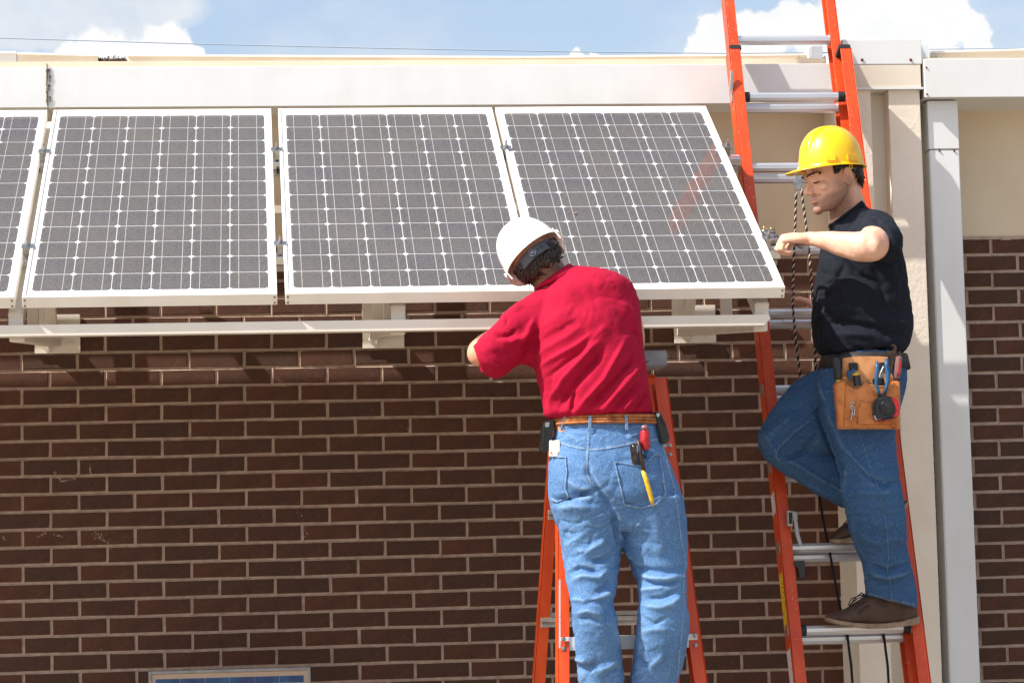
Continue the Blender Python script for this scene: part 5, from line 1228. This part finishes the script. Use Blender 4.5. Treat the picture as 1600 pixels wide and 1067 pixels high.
boot([(1291, 961, 968, .022), (1297, 957, 970, .036), (1308, 954, 973, .044), (1322, 950, 975, .047), (1336, 940, 977, .045), (1350, 931, 978, .041), (1362, 924, 978, .046), (1378, 920, 978, .047), (1396, 918, 977, .046), (1414, 920, 975, .044), (1425, 928, 972, .036), (1431, 942, 970, .022)],
     [(1289, 963, 968.5, .020), (1296, 966, 972, .040), (1310, 969, 975.5, .049), (1330, 972, 979, .050), (1353, 973.5, 981.5, .046), (1380, 973, 981, .042), (1405, 970, 978.5, .040), (1426, 964, 975.5, .038), (1434.5, 960, 973, .024)], 8.905, pb,
     [[(1330, 944, 0), (1338, 940, .006), (1348, 934, .004), (1356, 931, 0)], [(1335, 952, 0), (1342, 945, .002), (1352, 940, 0)], [(1352, 930, 0), (1344, 934, .010), (1330, 941, .013), (1326, 948, .004), (1333, 947, 0)], [(1341, 958, 0), (1350, 950, .002), (1358, 946, 0)], [(1352, 930, 0), (1346, 931, .012), (1336, 937, .006), (1327, 946, 0)]])
boot([(1299, 838, 845, .022), (1304, 832, 845, .036), (1314, 822, 845, .044), (1330, 812, 841, .045), (1350, 796, 832, .042), (1370, 778, 820, .038), (1392, 768, 806, .036), (1408, 772, 797, .030)],
     [(1297, 842, 847, .020), (1310, 842, 848.5, .045), (1330, 838, 845.5, .048), (1360, 824, 832, .044), (1390, 803, 811, .040), (1410, 789, 798, .034), (1417, 780, 790, .02)], 9.03, pb,
     [[(1318, 820, 0), (1325, 815, .004), (1331, 812, 0)], [(1320, 826, 0), (1328, 822, .002)]])
# --- belt
m = MB(); BB = [(1288, 556, 1412, 556, 8.86, .158), (1284, 568, 1415, 568, 8.86, .161), (1283, 578, 1417, 578, 8.86, .163)]
m.rings([sec(*b_, n=50) for b_ in BB], cap=False); o = put('belt', m.mesh('belt'), m_black, pb, True); so_ = o.modifiers.new('s', 'SOLIDIFY'); so_.thickness = .005; so_.offset = 1
# --- yellow hard hat
Fy = Vector((-.945, -.32, -.05)).normalized(); zy = (Vector((0, 0, 1))-Fy*Fy.z).normalized(); yy_ = -Fy; xy = yy_.cross(zy); hy = at(1299, 262, 8.79)
MY = Matrix(((xy.x, yy_.x, zy.x, hy.x), (xy.y, yy_.y, zy.y, hy.y), (xy.z, yy_.z, zy.z, hy.z), (0, 0, 0, 1))); Y3_ = MY.to_3x3()
hyt, PHY = hardhat('hard_hat', MY, m_hat_y, 'glossy yellow hard hat with a crown ridge on the man in the black T-shirt', a=.106, b=.116, h=.140, peak=.045)
for sgn in (-1, 1):
    for (th, w_) in ((-.50, .034), (.20, .056)):
        p = PHY(math.pi/2*(1-sgn)+sgn*th, .12, .02); d = Vector((-p.y, p.x, 0)).normalized()
        m = MB(); m.obox(MY @ p, Y3_ @ d*w_*.5, Y3_ @ Vector((p.x, p.y, 0)).normalized()*.004, Y3_ @ Vector((0, 0, .0100))); m.build('accessory_slot', m_hat_y, hyt, bevel=.002, seg=2)
    m = MB(); c = MY @ Vector((sgn*.098, .018, -.012)); m.tube([c+Y3_ @ Vector((0, math.cos(a)*.006, math.sin(a)*.007)) for a in [i*.7 for i in range(10)]], .0017, 6); m.build('chin_strap_ring', m_hat_y, hyt, smooth=True)
m = MB(); R = []
for k in range(41):
    t = -.35+(math.pi+.7)*k/40; c, s_ = math.cos(t), math.sin(t); w_ = .002+.011*max(0, s_)**2; R.append([MY @ Vector((.078*c*f, .100*s_*f+.004, z)) for f, z in ((1, -.012-w_*1.6), (1, -.002), (1.03, -.002), (1.03, -.012-w_*1.6))])
m.rings(R); hb_ = m.build('head_band', m_blackp, hyt, smooth='auto')
m = MB(); p0 = MY @ Vector((-.0, .108, -.030)); m.poly([at(1334, 268, 8.76), at(1347, 266.5, 8.76), at(1344, 271, 8.76), at(1338, 279, 8.76), at(1334, 280, 8.76)], (0, .05, 0)); m.build('ratchet', m_blackp, hb_, bevel=.003, seg=2)
# --- pliers in his hand
wr = thing('locking_pliers', at(1225, 368, 8.76), 'worn steel locking pliers gripped in the fist beside the last solar panel', 'pliers')
def pzz(pts, Y, th, mt, name, par, bev=.0015): return pz(pts, Y, th, mt, name, par, bev)
pzz([(1190.5, 361), (1193, 358.5), (1202, 362), (1212, 367), (1213, 371), (1204, 370), (1194, 367)], 8.78, .016, m_galv, 'lower_jaw', wr, .002)
pzz([(1196, 357.5), (1200, 357), (1211, 361), (1213, 364), (1207, 364), (1200, 362)], 8.778, .014, m_galv, 'upper_jaw', wr, .002)
m = MB(); m.tube([at(1193, 365, 8.785), at(1193.6, 357, 8.785), at(1193.8, 353, 8.785)], .0028, 8); m.tube([at(1203, 357.5, 8.775), at(1210, 358.5, 8.775)], .003, 8); m.build('adjusting_screw', m_brass, wr, smooth=True)
m = MB(); m.tube([at(1211, 367, 8.78), at(1225, 372, 8.74), at(1238, 379.5, 8.70), at(1254, 388, 8.66), at(1259, 390, 8.655), at(1264, 389, 8.65)], [.006, .006, .0055, .0055, .005, .004], 8); m.build('handle', m_galv, wr, smooth=True)
m = MB(); m.tube([at(1236, 378.5, 8.69), at(1250, 384, 8.66), at(1262, 386.5, 8.645), at(1265, 389, 8.65)], [.0045]*4, 8); m.build('handle', m_galv, wr, smooth=True)
# ================================================================== TOOL POUCH
po = thing('tool_pouch', at(1356, 671, 8.66), 'tan leather riveted tool pouch hung from the belt of the man in the black T-shirt', 'tool pouch')
cp_ = lambda *p: [(1270+x/6.276, 530+y/6.276) for x, y in p]
YP = 8.645
def pp(pts, Y, th, mt, name, bev=.002, seg=2, par=po):
    m = MB(); m.poly([at(x, y, Y) for x, y in cp_(*pts)], (0, th, 0)); return m.build(name, mt, par, bevel=bev, seg=seg)
bkp = pp([(300,185),(420,168),(620,166),(742,172),(765,300),(800,400),(850,600),(850,880),(250,880),(240,600),(225,420),(290,380)], YP+.034, .012, m_leather_d, 'back_panel')
for q in ([(352,232),(440,228),(446,300),(358,318)], [(650,228),(712,226),(716,300),(655,320)]): pp(q, YP+.031, .004, m_black, 'belt_slot', .0005, 1, bkp)
pp([(220,425),(315,400),(330,440),(318,700),(300,870),(262,886),(246,700)], YP+.002, .042, m_leather, 'side_pocket', .005, 3)
pp([(770,410),(858,400),(862,600),(850,880),(800,885),(790,640)], YP+.004, .040, m_leather, 'side_pocket', .005, 3)
# front pocket with a scooped mouth: bulging grid
m = MB(); nu, nv = 22, 14; vs = []
def mouth(u): return 430+70*math.sin(min(1, u/.42)*math.pi)*(1 if u < .42 else 0)+(25*math.sin((u-.42)/.58*math.pi)+10 if u >= .42 else 0)
for j in range(nv+1):
    v = j/nv
    for i in range(nu+1):
        u = i/nu; x = 315+(800-315)*u + (v*-10 if u < .5 else v*20); y = mouth(u)*(1-v)+862*v; (X_, Y2_), = cp_((x, y))
        bl_ = .020*math.sin(u*math.pi)**.5*(.55+.45*math.sin(v*2.4+.5)); p = at(X_, Y2_, YP-bl_+.008); vs.append(p)
nb = len(vs); vs += [p+Vector((0, .0035, 0)) for p in vs]; w1 = nu+1
fs = [(j*w1+i, j*w1+i+1, (j+1)*w1+i+1, (j+1)*w1+i) for j in range(nv) for i in range(nu)]; fs += [tuple(nb+a for a in f[::-1]) for f in fs]
for i in range(nu): fs += [(i+1, i, nb+i, nb+i+1), (nv*w1+i, nv*w1+i+1, nb+nv*w1+i+1, nb+nv*w1+i)]
for j in range(nv): fs += [(j*w1, (j+1)*w1, nb+(j+1)*w1, nb+j*w1), ((j+1)*w1+nu, j*w1+nu, nb+j*w1+nu, nb+(j+1)*w1+nu)]
m.add(vs, fs); fp = m.build('front_pocket', m_leather, po, smooth='auto')
mth = [at(*cp_((315+485*u, mouth(u)-2))[0], YP-.020*math.sin(max(.001, u)*math.pi)**.5*.76+.008) for u in [i/24 for i in range(1, 24)]]
MB().tube(mth, .0022, 6).build('pocket_rim', m_leather_d, fp, smooth=True)
pp([(470,600),(540,612),(600,585),(640,590),(790,640),(800,838),(440,838),(440,700)], YP-.016, .006, m_leather, 'small_pocket', .003, 2)
MB().tube([at(*q, YP-.0175) for q in cp_((488,600),(530,612),(575,600),(605,578),(625,582))], .0018, 6).build('pocket_rim', m_leather_d, fp, smooth=True)
for q in ((342,460),(338,540),(335,620),(332,690),(330,755),(330,800),(465,655),(455,712),(452,775),(460,826),(525,822),(600,818),(672,816),(750,806),(800,800),(600,490),(600,540),(485,600),(610,595)):
    (X_, Y2_), = cp_(q); m = MB(); m.ball(at(X_, Y2_, YP-.017 if q[0] > 430 else YP-.006), .0022, .0018, .0022, 8, 5); m.build('rivet', m_brass, po, smooth=True)
m = MB(); m.tube([at(*q, YP-.012) for q in cp_((388,606),(372,625),(388,645),(404,628),(392,608))], .002, 6); m.tube([at(*q, YP-.014) for q in cp_((370,655),(420,665),(412,690),(375,680),(370,655))], .0024, 6); m.tube([at(*q, YP-.014) for q in cp_((392,690),(385,740),(375,785),(388,795))], .0024, 6)
m.tube([at(*q, YP-.014) for q in cp_((405,690),(412,720),(405,745),(395,735))], .002, 6); m.build('key_clip', m_chrome, po, smooth=True)
m = MB(); m.tube([at(*q, YP+.01) for q in cp_((292,380),(320,378),(330,392))], .004, 8); m.build('strap', m_leather, po, smooth=True)
# tools in the pouch
def tl_(name, lab, cat, x, y): return thing(name, at(x, y, YP), lab, cat)
q = tl_('screwdriver', 'screwdriver with fat black handle in the pouch, beside the raised thigh', 'screwdriver', 1307, 577)
Y5 = YP+.012
R_ = [(*cp_((a, b))[0], Y5, r) for a, b, r in ((225,172,.006), (222,185,.0125), (228,230,.0145), (238,300,.0142), (246,360,.0150), (248,385,.012), (250,395,.007))]; fluted('handle', R_, m_blackp, q, 18, .06)
m = MB(); m.tube([at(*z, Y5) for z in cp_((250,395),(252,425))], .007, 10); m.build('ferrule', m_yellow, q, smooth=True)
q = tl_('spring_clamp', 'small blue plastic tool peeking from the pouch beside the yellow capped cutter', 'tool', 1330, 582)
pp([(338,310),(352,300),(362,318),(378,312),(385,290),(412,285),(422,318),(380,345),(375,375),(392,400),(388,418),(345,370)], YP+.006, .012, m_blue, 'body', .002, 2, q)
q = tl_('utility_knife', 'black cutter with yellow round cap standing in the pouch', 'knife', 1338, 592)
m = MB(); a, b = [at(*z, YP+.004) for z in cp_((428,352),(440,455))]; m.tube([a, b], [.0125, .0135], 16); m.build('handle', m_blackp, q, smooth='auto')
m = MB(); a, b = [at(*z, YP+.004) for z in cp_((425,332),(428,354))]; m.tube([a, a.lerp(b, .4), b], [.0115, .0135, .0135], 16); m.build('cap', m_yellow, q, smooth='auto')
q = tl_('pliers', 'pliers with two curved blue grips crossing above the tape measure', 'pliers', 1378, 600)
m = MB(); m.tube([at(*z, YP-.022) for z in cp_((628,232),(632,290),(625,360),(622,440),(640,500),(655,550))], [.0058, .0072, .0070, .0062, .0058, .0055], 12); m.ball(at(*cp_((628,230))[0], YP-.022), .0058); m.build('grip', m_blue, q, smooth=True)
m = MB(); m.tube([at(*z, YP-.022) for z in cp_((725,205),(722,260),(735,330),(738,400),(722,470),(705,530))], [.0065, .0074, .0078, .0074, .0064, .0055], 12); m.ball(at(*cp_((725,203))[0], YP-.022), .0065); m.build('grip', m_blue, q, smooth=True)
pp([(640,540),(720,525),(715,580),(650,590)], YP-.022, .01, m_steel, 'joint', .002, 2, q)
q = tl_('slip_joint_pliers', 'dark worn pliers with open jaws sticking up at the rear of the pouch', 'pliers', 1396, 560)
pp([(735,95),(752,130),(770,110),(800,95),(790,70),(765,62),(780,44),(815,55),(828,95),(815,150),(795,230),(770,330),(755,380),(748,300),(742,200)], YP+.012, .012, m_steel, 'jaw', .002, 2, q)
pp([(830,130),(860,110),(880,140),(862,175),(835,165)], YP+.02, .01, m_steel, 'jaw', .002, 2, q)
q = tl_('screwdriver', 'screwdriver with clear and red handle at the rear edge of the pouch', 'screwdriver', 1403, 575)
R_ = [(*cp_((a, b))[0], YP+.008, r) for a, b, r in ((848,165,.006), (846,178,.0115), (840,230,.0125), (832,320,.0120), (826,370,.0105), (824,385,.0075))]; fluted('handle', R_, m_clear, q, 18, .08)
m = MB(); m.obox((at(*cp_((857,215))[0], YP-.0045)+at(*cp_((843,370))[0], YP-.0045))/2, X1*.0035, Vector((0, .0015, 0)), (at(*cp_((857,215))[0], YP)-at(*cp_((843,370))[0], YP))/2); m.build('red_inlay', m_red, q, bevel=.0008)
m = MB(); m.tube([at(*z, YP+.01) for z in cp_((800,375),(850,400))], .005, 8); m.build('ferrule', m_blackp, q)
q = tl_('wire_stripper', 'black tool with steel jaws in the pouch behind the blue handled pliers', 'tool', 1376, 590)
pp([(585,400),(610,375),(700,380),(712,455),(600,455)], YP+.012, .01, m_blackp, 'body', .002, 2, q); pp([(650,370),(665,320),(690,262),(702,270),(690,330),(702,360),(690,395),(655,400)], YP+.018, .006, m_galv, 'jaw', .001, 1, q)
# tape measure: black case, red bumper
tm = tl_('tape_measure', 'round black and red tape measure clipped on the front of the pouch', 'tape measure', 1385, 640)
YT = YP-.052
ang = [2*math.pi*k/40 for k in range(40)]
oc = [(720+128*math.cos(a)*(1 if math.cos(a) < .6 or math.sin(a) < 0 else 1.0), 675+118*math.sin(a)) for a in ang]
pp([(600,745),(592,650),(615,590),(670,560),(760,552),(830,590),(845,640),(845,690),(825,765),(640,805),(625,790)], YT+.004, .030, m_blackp, 'case', .006, 3, tm)
pp([(780,562),(835,590),(848,650),(850,700),(832,770),(640,808),(632,792),(650,770),(720,792),(790,760),(812,705),(812,640),(780,600)], YT, .036, m_red, 'bumper', .003, 2, tm)
m = MB(); c = at(*cp_((728,672))[0], YT); m.tube([c+Vector((0, .012, 0)), c, c+Vector((0, -.002, 0))], [.0245, .0245, .0225], 40); m.build('face', m_blackp, tm, smooth='auto')
m = MB(); m.tube([c+Vector((0, -.0022, 0)), c+Vector((0, -.004, 0))], .0185, 36); m.build('face_disc', m_black, tm, smooth='auto')
pp([(600,752),(612,742),(640,790),(628,800),(605,775)], YT-.002, .03, m_galv, 'tape_hook', .001, 1, tm)
pp([(640,790),(825,756),(828,766),(645,803)], YT-.003, .004, m_blackp, 'base_strip', .0008, 1, tm)
